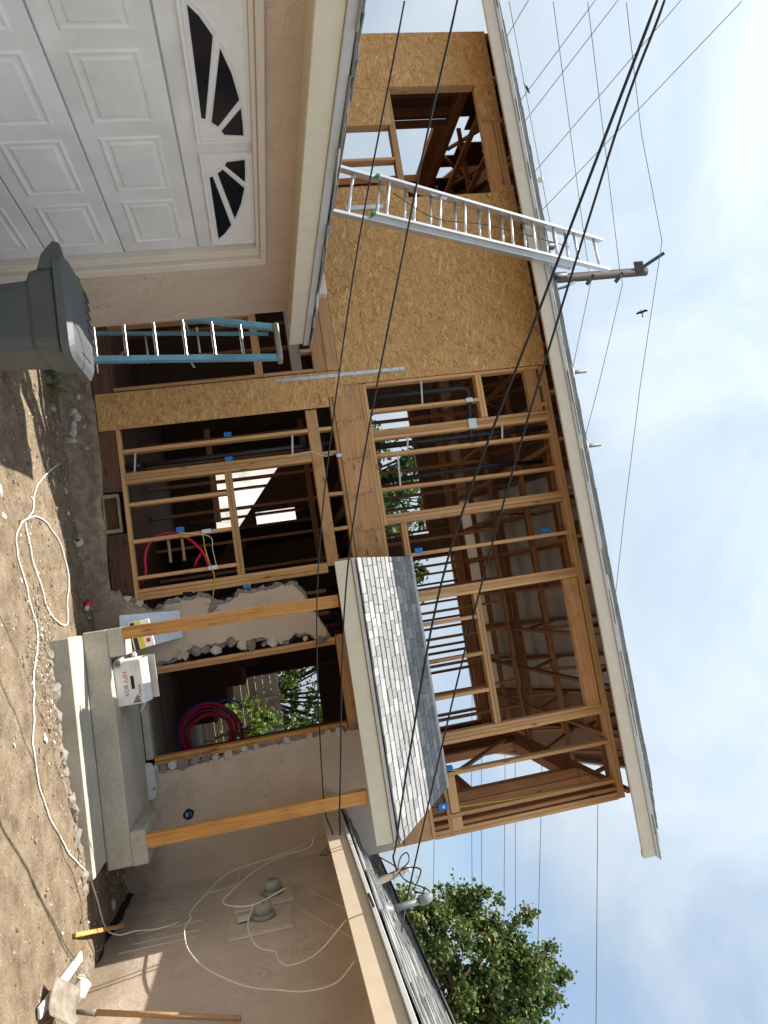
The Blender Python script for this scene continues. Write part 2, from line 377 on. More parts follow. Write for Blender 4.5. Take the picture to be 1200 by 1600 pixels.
def tube_data(P, r, sides=8, cap=True):
    P = [Vector(p) for p in P]; V = []; F = []; n = len(P)
    rr = r if isinstance(r, (list, tuple)) else [r]*n
    t0 = (P[1]-P[0]).normalized()
    up = Vector((0, 0, 1)) if abs(t0.z) < 0.9 else Vector((1, 0, 0))
    nrm = (up-t0*up.dot(t0)).normalized()
    for i in range(n):
        t = (P[min(i+1, n-1)]-P[max(i-1, 0)]).normalized()
        nrm = nrm-t*nrm.dot(t)
        nrm = nrm.normalized() if nrm.length > 1e-6 else t.orthogonal().normalized()
        bn = t.cross(nrm)
        for k in range(sides):
            a = 2*math.pi*k/sides; V.append(P[i]+(nrm*math.cos(a)+bn*math.sin(a))*rr[i])
    for i in range(n-1):
        for k in range(sides):
            k2 = (k+1) % sides; F.append((i*sides+k, i*sides+k2, (i+1)*sides+k2, (i+1)*sides+k))
    if cap: F.append(tuple(range(sides))[::-1]); F.append(tuple((n-1)*sides+k for k in range(sides)))
    return V, F
def tube(name, P, r, mat, parent=None, sides=8, smooth=True, curve=0):
    if curve: P = catmull(P, curve)
    c = Vector(P[0]); V, F = tube_data([Vector(p)-c for p in P], r, sides)
    return mesh(name, V, F, mat, parent, loc=c, smooth=smooth)
def extrude_poly(name, pts, axis, lo, hi, mat, parent=None):
    """outline pts (two coords) extruded along axis x/y/z between lo and hi"""
    n = len(pts)
    def P(a, b, w): return {'x': (w, a, b), 'y': (a, w, b), 'z': (a, b, w)}[axis]
    V = [P(a, b, lo) for a, b in pts]+[P(a, b, hi) for a, b in pts]
    F = [tuple(range(n)), tuple(range(n, 2*n))[::-1]]+[(i, i+n, (i+1) % n+n, (i+1) % n) for i in range(n)]
    o = mesh(name, V, F, mat, parent)
    import bmesh
    bm = bmesh.new(); bm.from_mesh(o.data); bmesh.ops.recalc_face_normals(bm, faces=bm.faces); bm.to_mesh(o.data); bm.free()
    return o
def lathe(name, prof, loc, mat, parent=None, axis='z', sides=20, smooth=True):
    V = []; F = []; n = len(prof)
    for r, h in prof:
        for k in range(sides):
            a = 2*math.pi*k/sides; p = (r*math.cos(a), r*math.sin(a), h)
            V.append(p if axis == 'z' else ((-h, p[0], p[1]) if axis == '-x' else (p[0], -h, p[1])))
    for i in range(n-1):
        for k in range(sides):
            k2 = (k+1) % sides; F.append((i*sides+k, i*sides+k2, (i+1)*sides+k2, (i+1)*sides+k))
    F.append(tuple(range(sides))[::-1]); F.append(tuple((n-1)*sides+k for k in range(sides)))
    return mesh(name, V, F, mat, parent, loc=loc, smooth=smooth)
def rock_data(rng, r, flat=0.7):
    import bmesh
    bm = bmesh.new(); bmesh.ops.create_icosphere(bm, subdivisions=1, radius=1.0)
    s = (rng.uniform(0.75, 1.3), rng.uniform(0.75, 1.3), rng.uniform(0.55, 0.9)*flat/0.7)
    for v in bm.verts:
        k = rng.uniform(0.72, 1.15); v.co = Vector((v.co.x*s[0]*k*r, v.co.y*s[1]*k*r, v.co.z*s[2]*k*r))
    V = [v.co.copy() for v in bm.verts]; F = [tuple(v.index for v in f.verts) for f in bm.faces]; bm.free()
    return V, F
def text(name, s, size, loc, rot, mat, parent):
    cu = bpy.data.curves.new(name, 'FONT'); cu.body = s; cu.size = size; cu.extrude = 0.0004; cu.materials.append(MATS[mat])
    tmp = bpy.data.objects.new('tmp', cu); COL.objects.link(tmp)
    me = bpy.data.meshes.new_from_object(tmp.evaluated_get(bpy.context.evaluated_depsgraph_get())); bpy.data.objects.remove(tmp)
    me.materials.clear(); me.materials.append(MATS[mat])
    o = bpy.data.objects.new(name, me); o.location = loc; o.rotation_euler = rot
    return link(o, parent)

# ------------------------------------------------------------------ ground
def gh(x, y):
    b = 0.135+0.035*max(-3.5, min(3.0, x))
    k = max(0.0, min(1.0, (7.0-y)/4.0)); b -= 0.02*k
    f = 1.0 if (-9 < x < 9 and 1 < y < 13) else 0.0
    n = noise.noise(Vector((x*1.3, y*1.3, 0.3)))*0.035+abs(noise.noise(Vector((x*2.6, y*1.1, 7.3))))*0.03+noise.noise(Vector((x*4.1, y*4.1, 1.7)))*0.014+noise.noise(Vector((x*13, y*13, 4.0)))*0.006
    if x > 2.05 and y > 6.0: b -= 0.05*min(1, (y-6.0)/1.0)
    return b+n*f
def axis_pts(lo, hi, dlo, dhi, fine):
    a = list(np.arange(dlo, dhi+1e-6, fine)); st = fine
    while a[-1] < hi: st *= 1.35; a.append(a[-1]+st)
    st = fine
    while a[0] > lo: st *= 1.35; a.insert(0, a[0]-st)
    return a
xs = axis_pts(-300, 300, -3.2, 2.7, 0.035); ys = axis_pts(-60, 600, 4.8, 8.2, 0.035)
V = [(x, y, gh(x, y)) for y in ys for x in xs]; nx = len(xs)
F = [(j*nx+i, j*nx+i+1, (j+1)*nx+i+1, (j+1)*nx+i) for j in range(len(ys)-1) for i in range(nx-1)]
g = mesh('ground', V, F, 'dirt', smooth=True); tag(g, 'bare tan dirt yard littered with chips of plaster', kind='structure')
# loose gravel and plaster crumbs
rg = random.Random(3); protos = [rock_data(rg, 1.0) for _ in range(10)]
V = []; F = []
for i in range(7000):
    x = rg.uniform(-3.0, 2.6); y = 8.0-abs(rg.gauss(0, 1.0))*1.5
    if y < 4.6: continue
    if -0.1 < x < 2.1 and y > 6.35: continue
    if i % 3 == 0: x = rg.gauss(0.1, 0.35); y = rg.gauss(6.2, 0.2)
    r = min(0.026, 0.003+rg.expovariate(1/0.0042))
    pv, pf = protos[rg.randrange(10)]; b = len(V); a = rg.uniform(0, 6.28); ca, sa = math.cos(a)*r, math.sin(a)*r; z = gh(x, y)+r*0.15
    V += [(x+p.x*ca-p.y*sa, y+p.x*sa+p.y*ca, z+p.z*r) for p in pv]; F += [tuple(k+b for k in f) for f in pf]
tag(mesh('gravel', V, F, 'gravel_mix'), 'loose gravel and plaster crumbs strewn over the dirt', 'gravel', kind='stuff')
# shovel-sized lumps of rubble along the steps
k = 0
for i in range(27):
    x = -0.02+i*0.075+rg.uniform(-0.02, 0.02); r = rg.choice((.03, .045, .06, .08))*rg.uniform(.8, 1.2); y = 6.34-r*0.3+rg.uniform(-0.03, 0.01)
    pv, pf = rock_data(rg, r); o = mesh('rubble_lump', pv, pf, 'rubble', loc=(x, y, gh(x, y)-r*0.05), rot=(rg.uniform(-.5, .5), rg.uniform(-.5, .5), rg.uniform(0, 6)))
    tag(o, 'grey concrete lump in the row along the foot of the steps', 'rubble', 'rubble lumps at the foot of the steps')

for i in range(16):
    x, y = rg.choice(((-1.3, 5.6), (-.4, 5.5), (-2.4, 7.6), (.2, 6.1), (1.0, 5.6), (-.9, 7.6))); x += rg.gauss(0, .3); y += rg.gauss(0, .15); r = rg.uniform(.02, .045)
    pv, pf = rock_data(rg, r, .35); tag(mesh('plaster_shard', pv, pf, rg.choice(('mortar', 'rubble')), loc=(x, y, gh(x, y)+r*.2), rot=(rg.uniform(-.3, .3), rg.uniform(-.3, .3), rg.uniform(0, 6))), 'pale plaster shard lying loose on the dirt', 'rubble', 'plaster shards on the dirt')
# ------------------------------------------------------------------ the house
H = thing('house_under_construction', 'two storey timber frame house half sheathed in strand board, stucco below', 'house', (-2.0, 8.0, 0.0))
YF = 8.0; T = 0.038; DP = 0.12
def stud(x, z0, z1, y0=YF, n=1, mat='lumber', dp=DP, name='stud'):
    for i in range(n):
        xx = x+(i-(n-1)/2)*(T+0.002)
        j = rnd.uniform(-0.003, 0.003)
        board(name, (xx+j, y0+dp/2+rnd.uniform(0, .004), z0), (xx-j, y0+dp/2+rnd.uniform(0, .004), z1), T, dp, mat, H, up=(0, 1, 0))
def plate(x0, x1, z0, z1, y0=YF, dp=DP, mat='lumber', name='plate'):
    box(name, x0, x1, y0, y0+dp, z0, z1, mat, H)
# foundation with a ragged top
top = [(-7.0, .38), (-2.95, .38), (-2.73, .37), (-2.44, .39), (-2.15, .39), (-1.87, .39), (-1.59, .38), (-1.45, .36), (-1.38, .345), (-1.1, .37), (-0.9, .34), (-0.62, .33), (-0.42, .34), (-.30, .36)]
fv = []; ff = []
fx = [-7+i*0.06 for i in range(113)]
def topz(x):
    for (a, za), (b_, zb) in zip(top, top[1:]):
        if a <= x <= b_: return za+(zb-za)*(x-a)/(b_-a)
    return .36
for i, x in enumerate(fx):
    for j in range(9):
        t = j/8; z = -0.1+t*(topz(x)+0.1+0.012*noise.noise(Vector((x*7, 0, 3))))
        y = 7.955-0.10*(1-t)**2+0.022*noise.noise(Vector((x*3, z*5, 1)))+0.01*noise.noise(Vector((x*11, z*13, 5)))
        fv.append((x, y, z))
    fv.append((x, 8.1, topz(x)))
for i in range(len(fx)-1):
    for j in range(9): ff.append((i*10+j, (i+1)*10+j, (i+1)*10+j+1, i*10+j+1))
mesh('foundation', fv, ff, 'concrete_old', H, smooth=True)
for cx, cz, rr in ((-2.43, .17, .05), (-2.38, .2, .06), (-2.22, .15, .065), (-2.12, .13, .055), (-2.6, .24, .04), (-2.3, .16, .06)):
    pv, pf = rock_data(rg, rr, 0.5); mesh('mortar_smear', pv, pf, 'mortar', H, loc=(cx, 7.935, cz), rot=(R(90), 0, 0))
for cx, cz in ((-2.26, .27), (-2.02, .27)):
    lathe('pipe_sleeve', [(.018, 0), (.018, .012), (.011, .012), (.011, .002)], (cx, 7.945, cz), 'mortar', H, axis='y', sides=12)
box('rim_board', -7.0, -1.52, 8.0, 8.04, .385, .572, 'lumber_old_shade', H)
box('rim_board', -1.06, -.30, 8.0, 8.04, .352, .572, 'lumber_old_shade', H)
# crawl space vent
for a in ((-1.49, -1.45, .36, .53), (-1.11, -1.07, .36, .53), (-1.45, -1.11, .51, .53), (-1.45, -1.11, .36, .375)):
    box('vent_frame', a[0], a[1], 7.95, 8.03, a[2], a[3], 'concrete_old', H)
slab('vent_screen', -1.45, -1.11, 8.01, 8.02, .375, .51, 'lumber_old_shade', H)  # dark colour paints in the unlit opening behind the vent frame
# first storey front wall
plate(-2.20, -.26, .575, .613, 7.995); plate(-7, -2.64, .575, .60, 8.01, mat='lumber_old_shade')
stud(-1.955, .615, 2.955); stud(-1.65, .615, 2.66, n=3); stud(-1.67, 2.79, 2.955)
for x in (-1.36, -.955, -.555): stud(x, .615, 1.67)
stud(-.375, .615, 2.66, n=3)
plate(-1.59, -.435, 1.67, 1.708); plate(-1.59, -.435, 1.711, 1.749)
box('header', -2.19, -.385, 8.0, 8.1, 2.662, 2.79, 'lumber_beam', H)
for x in (-1.19, -.79, -.43): stud(x, 2.792, 2.955)
plate(-2.42, -.36, 2.957, 2.995, 8.0, mat='lumber_beam')
for xa, xb in ((-2.44, -2.02), (-2.02, -1.55), (-1.55, -1.15), (-1.15, -.72), (-.72, -.385)):
    fb = box('floor_beam', xa+.001, xb-.001, 7.985+rnd.uniform(0, .004), 8.10, 3.0, 3.325, 'lumber_beam', H)
    for q in range(7): lathe('nail_head', [(.006, 0), (.006, .002), (.002, .003)], (xa+rnd.choice((-.02, .025))+rnd.uniform(-.008, .008), 7.984, 3.03+q*.044+rnd.uniform(-.01, .01)), 'rubber_black', fb, axis='y', sides=6)
plate(-2.43, -.36, 3.328, 3.366, 7.99, mat='lumber')
box('floor_beam', -7.0, -2.63, 7.99, 8.10, 2.985, 3.12, 'lumber', H)
box('floor_beam', -7.0, -2.63, 8.0, 8.10, 2.835, 2.982, 'lumber', H)
# bay behind the step ladder
stud(-2.655, .60, 2.16); stud(-3.40, .60, 2.16); stud(-3.8, .6, 2.8); stud(-2.655, 2.25, 2.83)
box('header', -3.6, -2.64, 8.01, 8.1, 2.16, 2.25, 'lumber', H)
box('header', -3.9, -2.64, 8.02, 8.1, 2.58, 2.70, 'lumber_grey', H)
stud(-2.9, 2.70, 2.835); stud(-3.2, 2.70, 2.835); stud(-4.3, .6, 2.8); stud(-4.9, .6, 2.8)
# strand board sheathing
def sheet(x0, x1, z0, z1, y=7.986):
    slab('osb_panel', x0+.0015, x1-.0015, y+rnd.uniform(0, .003), y+.0115, z0+.0015, z1-.0015, 'osb', H, c=0.001)
sheet(-2.62, -2.20, .40, 2.95, 7.984); sheet(-2.62, -2.31, 2.95, 3.13, 7.984)
sheet(-6.93, -6.18, 3.12, 4.34); sheet(-6.93, -6.18, 4.34, 5.67); sheet(-6.18, -5.68, 3.12, 4.25); sheet(-6.18, -5.68, 5.40, 5.67)
sheet(-4.87, -2.44, 3.12, 3.48); sheet(-4.87, -4.71, 3.48, 4.30); sheet(-4.71, -2.44, 3.48, 4.68); sheet(-4.71, -2.44, 4.68, 5.67); sheet(-4.80, -4.71, 5.38, 5.67)
sheet(-5.68, -4.87, 3.12, 3.45)
stp = slab('strap_tie', -2.585, -2.545, 7.978, 7.983, 2.38, 3.90, 'galvanised', H)
for i in range(14):
    lathe('nail_head', [(.0055, 0), (.0055, .002), (.002, .003)], (-2.565+rnd.choice((-.01, .01)), 7.977, 2.43+i*.108), 'rubber_black', stp, axis='y', sides=8)
slab('strap_tie', -4.64, -4.585, 7.978, 7.983, 3.50, 3.96, 'galvanised', H)
# framing round the left upper window
stud(-6.20, 3.4, 5.40); stud(-4.69, 3.4, 5.38); stud(-5.70, 3.45, 4.21); stud(-5.24, 3.45, 4.21); stud(-4.88, 3.45, 4.21)
plate(-6.17, -4.715, 4.212, 4.288); box('header', -6.17, -4.715, 8.0, 8.09, 5.40, 5.56, 'lumber', H)
plate(-6.93, -2.44, 5.57, 5.61); plate(-6.93, -2.44, 5.615, 5.655); plate(-6.93, -2.44, 3.33, 3.37)
for x in (-5.35, -4.95): stud(x, 5.40, 5.57)
for x in (-6.6, -4.3, -3.9, -3.5, -3.1, -2.75): stud(x, 3.372, 5.57)
# upper storey, open bays
plate(-2.43, -.75, 3.37, 3.405); stud(-2.42, 3.405, 5.57); stud(-2.10, 3.405, 4.742)
plate(-2.40, -1.875, 4.742, 4.78); plate(-2.40, -1.875, 4.782, 4.82)
box('header', -2.40, -1.875, 7.995, 8.09, 5.37, 5.52, 'lumber', H)
for x in (-2.2, -1.95): stud(x, 5.522, 5.57)
stud(-1.81, 3.405, 5.57, n=3); stud(-1.565, 3.405, 5.57); stud(-1.16, 3.405, 5.57); stud(-.81, 3.405, 5.57, n=3)
plate(-2.43, 2.73, 5.572, 5.61); plate(-2.43, 2.73, 5.612, 5.65)
plate(-.75, 2.73, 3.56, 3.598); plate(-.75, 2.14, 3.60, 3.625)
stud(-.37, 3.627, 5.57); stud(.11, 3.627, 5.57, n=3)
for x in (.435, .855, 1.265): stud(x, 3.627, 4.27)
plate(.172, 1.648, 4.272, 4.308); plate(.172, 1.648, 4.311, 4.347)
box('header', .172, 1.648, 7.995, 8.09, 5.39, 5.555, 'lumber_beam', H)
stud(1.71, 3.627, 5.57, n=3); stud(2.09, 3.60, 5.57)
box('mounting_block', 2.11, 2.50, 8.0, 8.04, 3.61, 3.71, 'lumber', H)
stud(2.53, 3.40, 5.57); stud(2.62, 3.40, 5.57, mat='lumber_inside'); stud(2.70, 3.40, 5.57, n=2)
plate(2.18, 2.73, 3.362, 3.398)
box('rim_sheathing', -.38, 2.73, 8.0, 8.02, 2.94, 3.355, 'lumber_beam', H)
box('block', 2.55, 2.68, 8.0, 8.05, 3.60, 3.72, 'lumber', H)
# upper floor deck and joists
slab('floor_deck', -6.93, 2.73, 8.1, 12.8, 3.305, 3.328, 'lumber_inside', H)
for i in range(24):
    x = -6.8+i*0.41; box('floor_joist', x-.019, x+.019, 8.12, 12.75, 3.05, 3.303, 'lumber_old_shade', H)
# left wall
XL = -6.93
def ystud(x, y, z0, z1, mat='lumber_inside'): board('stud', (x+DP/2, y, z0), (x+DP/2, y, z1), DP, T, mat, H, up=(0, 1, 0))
slab('side_sheathing', XL-.012, XL, 8.02, 9.66, 2.9, 5.65, 'lumber_old_shade', H); slab('side_sheathing', XL-.012, XL, 11.1, 12.8, 2.9, 5.65, 'osb', H)  # first panel coloured dark to paint in the shade of its unlit face
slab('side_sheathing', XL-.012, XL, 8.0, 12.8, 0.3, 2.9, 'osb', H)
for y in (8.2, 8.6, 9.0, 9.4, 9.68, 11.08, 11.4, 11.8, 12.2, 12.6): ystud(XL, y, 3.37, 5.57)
ystud(XL, 10.4, 3.37, 3.95)
box('side_header', XL, XL+.1, 9.66, 11.1, 5.39, 5.55, 'lumber_inside', H); box('side_sill', XL, XL+.12, 9.7, 11.06, 3.95, 4.03, 'lumber_inside', H)
box('side_plate', XL, XL+.12, 8.13, 12.8, 5.57, 5.65, 'lumber_inside', H); box('side_plate', XL, XL+.12, 8.13, 12.8, 3.33, 3.37, 'lumber_inside', H)
for k in range(15):                                                  # gable boards, a few still missing
    ya = 8.05+k*.318; yb = ya+.312
    if k in (6, 9): continue
    def gt(y): return 5.655+.53*((y-7.5) if y < 10.4 else (13.3-y))-.13
    zl = 5.66 if k not in (5, 7) else 5.95
    extrude_poly('gable_board', [(ya, zl), (yb, zl), (yb, gt(yb)), (ya, gt(ya))], 'x', XL-.02, XL-.002, 'lumber_old_shade', H)
# right wall
XR = 2.73
for y in (8.22, 8.32, 8.7, 9.1, 9.2, 11.1, 11.2, 11.6, 12.0, 12.4, 12.7): ystud(XR-DP, y, 3.40, 5.57)
for y in (9.6, 10.0, 10.4, 10.8): ystud(XR-DP, y, 3.40, 4.1); 
box('side_sill', XR-DP, XR, 9.22, 11.08, 4.10, 4.18, 'lumber_inside', H); box('side_header', XR-DP, XR, 9.12, 11.18, 5.39, 5.55, 'lumber_inside', H)
box('side_plate', XR-DP, XR, 8.13, 12.8, 5.57, 5.65, 'lumber_inside', H); box('side_plate', XR-DP, XR, 8.13, 12.8, 3.36, 3.40, 'lumber_inside', H)
slab('side_sheathing', XR, XR+.012, 11.2, 12.8, 2.9, 5.65, 'osb', H); slab('side_sheathing', XR, XR+.012, 8.2, 12.8, 0.3, 3.36, 'osb', H)
board('brace', (XR-.16, 9.1, 3.5), (XR-.16, 11.2, 5.3), .03, .09, 'lumber_inside', H)
# back wall
YB = 12.8
def bstud(x, z0, z1): board('back_stud', (x, YB-DP/2, z0), (x, YB-DP/2, z1), T, DP, 'lumber_inside', H, up=(0, 1, 0))
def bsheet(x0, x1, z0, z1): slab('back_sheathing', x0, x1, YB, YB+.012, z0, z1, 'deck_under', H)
bsheet(XL, -3.3, .3, 5.65); bsheet(-3.3, 2.73, 5.38, 5.65); bsheet(-3.3, -.95, 3.0, 3.75); bsheet(-3.3, -.95, 5.02, 5.38); bsheet(-.95, -.5, 3.0, 5.38)
bsheet(-.5, 2.73, 3.0, 3.5); bsheet(2.55, 2.73, 3.5, 5.38)
bsheet(-3.3, -2.7, .3, 3.0); bsheet(-2.7, -1.2, 2.65, 3.0); bsheet(-2.7, -1.2, .3, 1.25); bsheet(-1.2, 1.05, .3, 3.0); bsheet(1.05, 2.1, 2.62, 3.0); bsheet(2.1, 2.73, .3, 3.0)
for x in (-3.3, -2.9, -2.5, -1.9, -1.45, -1.0, -.5, -.2, -.02, .32, .62, .78, 1.1, 1.22, 1.55, 1.95, 2.3, 2.52): bstud(x, 3.37, 5.40)
for x in (-2.7, -2.2, -1.7, -1.2, 1.05, 2.1, -.6, .2): bstud(x, .6, 3.0)
box('back_header', -3.3, 2.6, YB-.1, YB-.002, 5.40, 5.56, 'lumber_inside', H); box('back_plate', XL, XR, YB-DP, YB-.001, 5.57, 5.65, 'lumber_inside', H)
box('back_sill', -3.28, -1.0, YB-.1, YB-.003, 3.75, 3.83, 'lumber_inside', H); box('back_header', -3.28, -1.0, YB-.1, YB-.003, 4.98, 5.06, 'lumber_inside', H)
# partition on the upper floor
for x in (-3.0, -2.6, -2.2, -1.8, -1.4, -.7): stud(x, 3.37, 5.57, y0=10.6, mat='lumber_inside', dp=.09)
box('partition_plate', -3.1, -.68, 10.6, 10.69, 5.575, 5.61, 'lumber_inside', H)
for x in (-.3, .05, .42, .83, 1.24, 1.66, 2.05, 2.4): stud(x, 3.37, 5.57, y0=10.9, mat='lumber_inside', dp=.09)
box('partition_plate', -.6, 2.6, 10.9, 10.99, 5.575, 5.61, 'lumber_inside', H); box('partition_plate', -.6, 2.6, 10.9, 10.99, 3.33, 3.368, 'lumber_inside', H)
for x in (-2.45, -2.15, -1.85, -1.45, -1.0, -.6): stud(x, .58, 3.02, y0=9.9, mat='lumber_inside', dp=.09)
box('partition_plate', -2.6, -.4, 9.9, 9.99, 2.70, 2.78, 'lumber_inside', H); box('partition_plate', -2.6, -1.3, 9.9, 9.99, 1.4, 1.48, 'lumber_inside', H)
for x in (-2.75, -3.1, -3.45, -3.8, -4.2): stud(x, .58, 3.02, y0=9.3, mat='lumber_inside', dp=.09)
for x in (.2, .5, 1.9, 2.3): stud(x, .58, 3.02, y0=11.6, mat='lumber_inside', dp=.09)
# roof: trusses, foil-backed decking, fascia, shingles
SL = 0.53; YR = 10.4
def rz(y): return 5.655+SL*((y-7.5) if y < YR else (2*YR-7.5-y))
for i in range(17):
    x = -6.85+i*0.595; a = min(x, 2.66)
    box('truss_chord', a-.019, a+.019, 7.95, 12.85, 5.655, 5.735, 'lumber_inside', H)
    board('truss_chord', (a, 7.52, rz(7.52)-.07), (a, YR, rz(YR)-.07), T, .085, 'lumber_inside', H)
    board('truss_chord', (a, 13.28, rz(13.28)-.07), (a, YR+.03, rz(YR)-.075), T, .085, 'lumber_inside', H)
    for (ya, za, yb, zb) in ((8.9, 5.74, 9.4, rz(9.4)-.12), (9.42, rz(9.4)-.12, YR-.1, 5.74), (YR+.1, 5.74, 11.4, rz(11.4)-.12), (11.42, rz(11.4)-.12, 11.95, 5.74)):
        board('truss_web', (a, ya, za), (a, yb, zb), T, .06, 'lumber_inside', H)
for i, y in enumerate((8.6, 9.7, 11.2)):
    box('truss_brace', -6.8, 2.7, y, y+.038, 5.737, 5.80, 'lumber_inside', H)
for y in (8.2, 8.75, 9.3, 9.85, 10.95, 11.5, 12.05, 12.6): box('purlin', -6.9, 2.7, y-.019, y+.019, rz(y)-.215, rz(y)-.125, 'lumber_inside', H)
board('truss_brace', (-6.0, 8.4, 5.85), (-3.2, 10.2, 6.3), .035, .085, 'lumber_inside', H); board('truss_brace', (-.5, 8.3, 5.80), (2.3, 10.0, 6.2), .035, .085, 'lumber_inside', H)
for s in (0, 1):                                                     # decking in sheets, foil side down
    for k in range(9):
        xa = -7.4+k*1.18; xb = min(xa+1.175, 3.2)
        y0, y1 = (7.5, YR) if s == 0 else (13.3, YR)
        V = [(xa, y0, rz(7.5)-.022), (xb, y0, rz(7.5)-.022), (xb, y1, rz(YR)-.022), (xa, y1, rz(YR)-.022)]
        V += [(x, y, z+.016) for x, y, z in V]
        mesh('roof_deck', V, [(0, 1, 2, 3), (4, 5, 6, 7), (0, 1, 5, 4), (1, 2, 6, 5), (2, 3, 7, 6), (3, 0, 4, 7)], 'foil' if (s == 1 and k in (5, 6, 7)) else 'deck_under', H)
fas = box('fascia', -7.42, 3.2, 7.462, 7.5, 5.482, 5.622, 'fascia_cream', H)
box('fascia', -7.42, 3.2, 13.3, 13.34, 5.482, 5.622, 'fascia_cream', H)
box('subfascia', -7.42, 3.18, 7.502, 7.54, 5.50, 5.60, 'lumber', H)
box('drip_edge', -7.43, 3.215, 7.44, 7.47, 5.624, 5.668, 'drip_metal', H)
for e, x in enumerate((-7.42, 3.18)):
    board('rake_board', (x+.01, 7.51, rz(7.5)-.10), (x+.01, YR, rz(YR)-.10), .03, .14, 'fascia_cream', H)
    board('rake_board', (x+.01, 13.29, rz(7.5)-.10), (x+.01, YR+.01, rz(YR)-.10), .03, .14, 'fascia_cream', H)
ang = math.atan(SL)
xx = -7.45; shm = {}
def shingle_piece(parent, c, w, d, rot, th=0.007, name='shingle', mat='shingle'):
    key = (round(w, 2), round(d, 2), th, mat)
    if key not in shm: shm[key] = boxmesh(key[0]-0.004, key[1], th, mat, 0.002)
    o = bpy.data.objects.new(name, shm[key]); o.location = c; o.rotation_euler = rot; return link(o, parent)
rv = []; rf = []; rc = 0
for row in range(21):
    xx = -7.45
    while xx < 3.2:
        w = rnd.choice((.16, .22, .30, .38)); w = min(w, 3.24-xx)
        if w < .05: break
        y = 7.53+row*.135+rnd.uniform(-.014, .014); c = (xx+w/2, y, rz(y)+.020+rnd.uniform(0, .012)); rt = (ang-.05+rnd.uniform(-.03, .02), 0, rnd.uniform(-.012, .012))
        if rc < 298: shingle_piece(H, c, w, .20, rt, 0.012, 'roof_shingle', 'shingle_old'); rc += 1
        else:
            M = Matrix.LocRotScale(Vector(c), Euler(rt), None); pv, pf = chamfer_box(w-.004, .20, .012, .002); b = len(rv)
            rv += [M @ Vector(p) for p in pv]; rf += [tuple(k+b for k in f) for f in pf]
        xx += w
tag(mesh('far_roof_shingles', rv, rf, 'shingle_old', H), kind='stuff')
V = [(3.22, YR, rz(YR)+.01), (-7.44, YR, rz(YR)+.01), (3.22, 13.32, rz(7.5)+.0), (-7.44, 13.32, rz(7.5))]
mesh('roof_cover', V, [(1, 0, 2, 3)], 'shingle_old', H)
# roof vents
for (x, y) in ((-2.59, 9.0), (-1.54, 9.0)):
    tube('vent_pipe', [(x, y, 6.3), (x, y, 6.70)], .028, 'mast_grey', H, sides=14)
    lathe('pipe_boot', [(.12, 0), (.11, .012), (.045, .05), (.036, .06)], (x, y, rz(y)+.0), 'drip_metal', H)
tube('vent_pipe', [(-3.95, 8.9, 6.2), (-3.95, 8.9, 6.62)], .055, 'rubber_black', H, sides=14)
tube('vent_pipe', [(-4.4, 8.9, 6.2), (-4.4, 8.9, 6.52)], .055, 'rubber_black', H, sides=14)

# stucco on the ground floor
pier = [(-.46, .10), (-.46, .26), (-.41, .42), (-.32, .54), (-.26, .59), (-.17, .75), (-.23, .9), (-.25, 1.09), (-.26, 1.26), (-.14, 1.45), (-.16, 1.57), (-.23, 1.67), (-.22, 1.84), (-.24, 2.05), (-.24, 2.24), (-.15, 2.32), (.08, 2.43), (.28, 2.53), (.36, 2.55), (.42, 2.44), (.31, 2.33), (.29, 2.2), (.35, 2.12), (.37, 2.02), (.31, 1.94), (.26, 1.81), (.28, 1.67), (.26, 1.43), (.25, 1.3), (.28, 1.09), (.34, .89), (.37, .68), (.37, .10)]
def ragged(pts, amp=0.014, step=0.035, closed=True, keep=lambda p: False, seed=1):
    rr = random.Random(seed); out = []; n = len(pts)
    for i in range(n if closed else n-1):
        a = Vector(pts[i]); b = Vector(pts[(i+1) % n]); k = max(1, int((b-a).length/step))
        for j in range(k):
            p = a.lerp(b, j/k); out.append((p.x, p.y) if keep(p) else (p.x+rr.uniform(-amp, amp), p.y+rr.uniform(-amp, amp)))
    if not closed: out.append(pts[-1])
    return out
def tri_fan(name, outline, lo, hi, mat, parent):
    import bmesh
    bm = bmesh.new(); vs = [bm.verts.new((a, lo, b)) for a, b in outline]; f = bm.faces.new(vs)
    r = bmesh.ops.extrude_face_region(bm, geom=[f])
    for v in r['geom']:
        if isinstance(v, bmesh.types.BMVert): v.co.y = hi
    bmesh.ops.triangulate(bm, faces=bm.faces[:]); bmesh.ops.recalc_face_normals(bm, faces=bm.faces[:])
    me = bpy.data.meshes.new(name); bm.to_mesh(me); bm.free(); me.materials.append(MATS[mat])
    return link(bpy.data.objects.new(name, me), parent)
tri_fan('stucco_wall', ragged(pier, keep=lambda p: p.y < .3), 7.965, 7.985, 'stucco', H)
big = [(x+(0.035 if x > 0.06 else -0.04), z+(0.02 if z > 2.2 else 0)) for x, z in pier]
tri_fan('scratch_coat', ragged(big, .022, .03, keep=lambda p: p.y < .3, seed=5), 7.986, 7.998, 'plaster_break', H)
tri_fan('torn_paper', ragged([(x+(0.055 if x > 0.06 else -0.06), z+(0.03 if z > 2.2 else 0)) for x, z in pier], .03, .04, keep=lambda p: p.y < .3, seed=15), 7.9985, 7.9995, 'felt_black', H)
red = [(1.41, .54), (1.47, .69), (1.47, .95), (1.45, 1.22), (1.44, 1.42), (1.42, 1.62), (1.41, 1.9), (1.41, 2.17), (1.41, 2.45), (1.42, 2.93)]
right_wall = ragged(red, closed=False, seed=9)+[(2.73, 2.93), (2.73, .02), (1.41, .02)]
tri_fan('stucco_wall', right_wall, 7.965, 7.985, 'stucco', H)
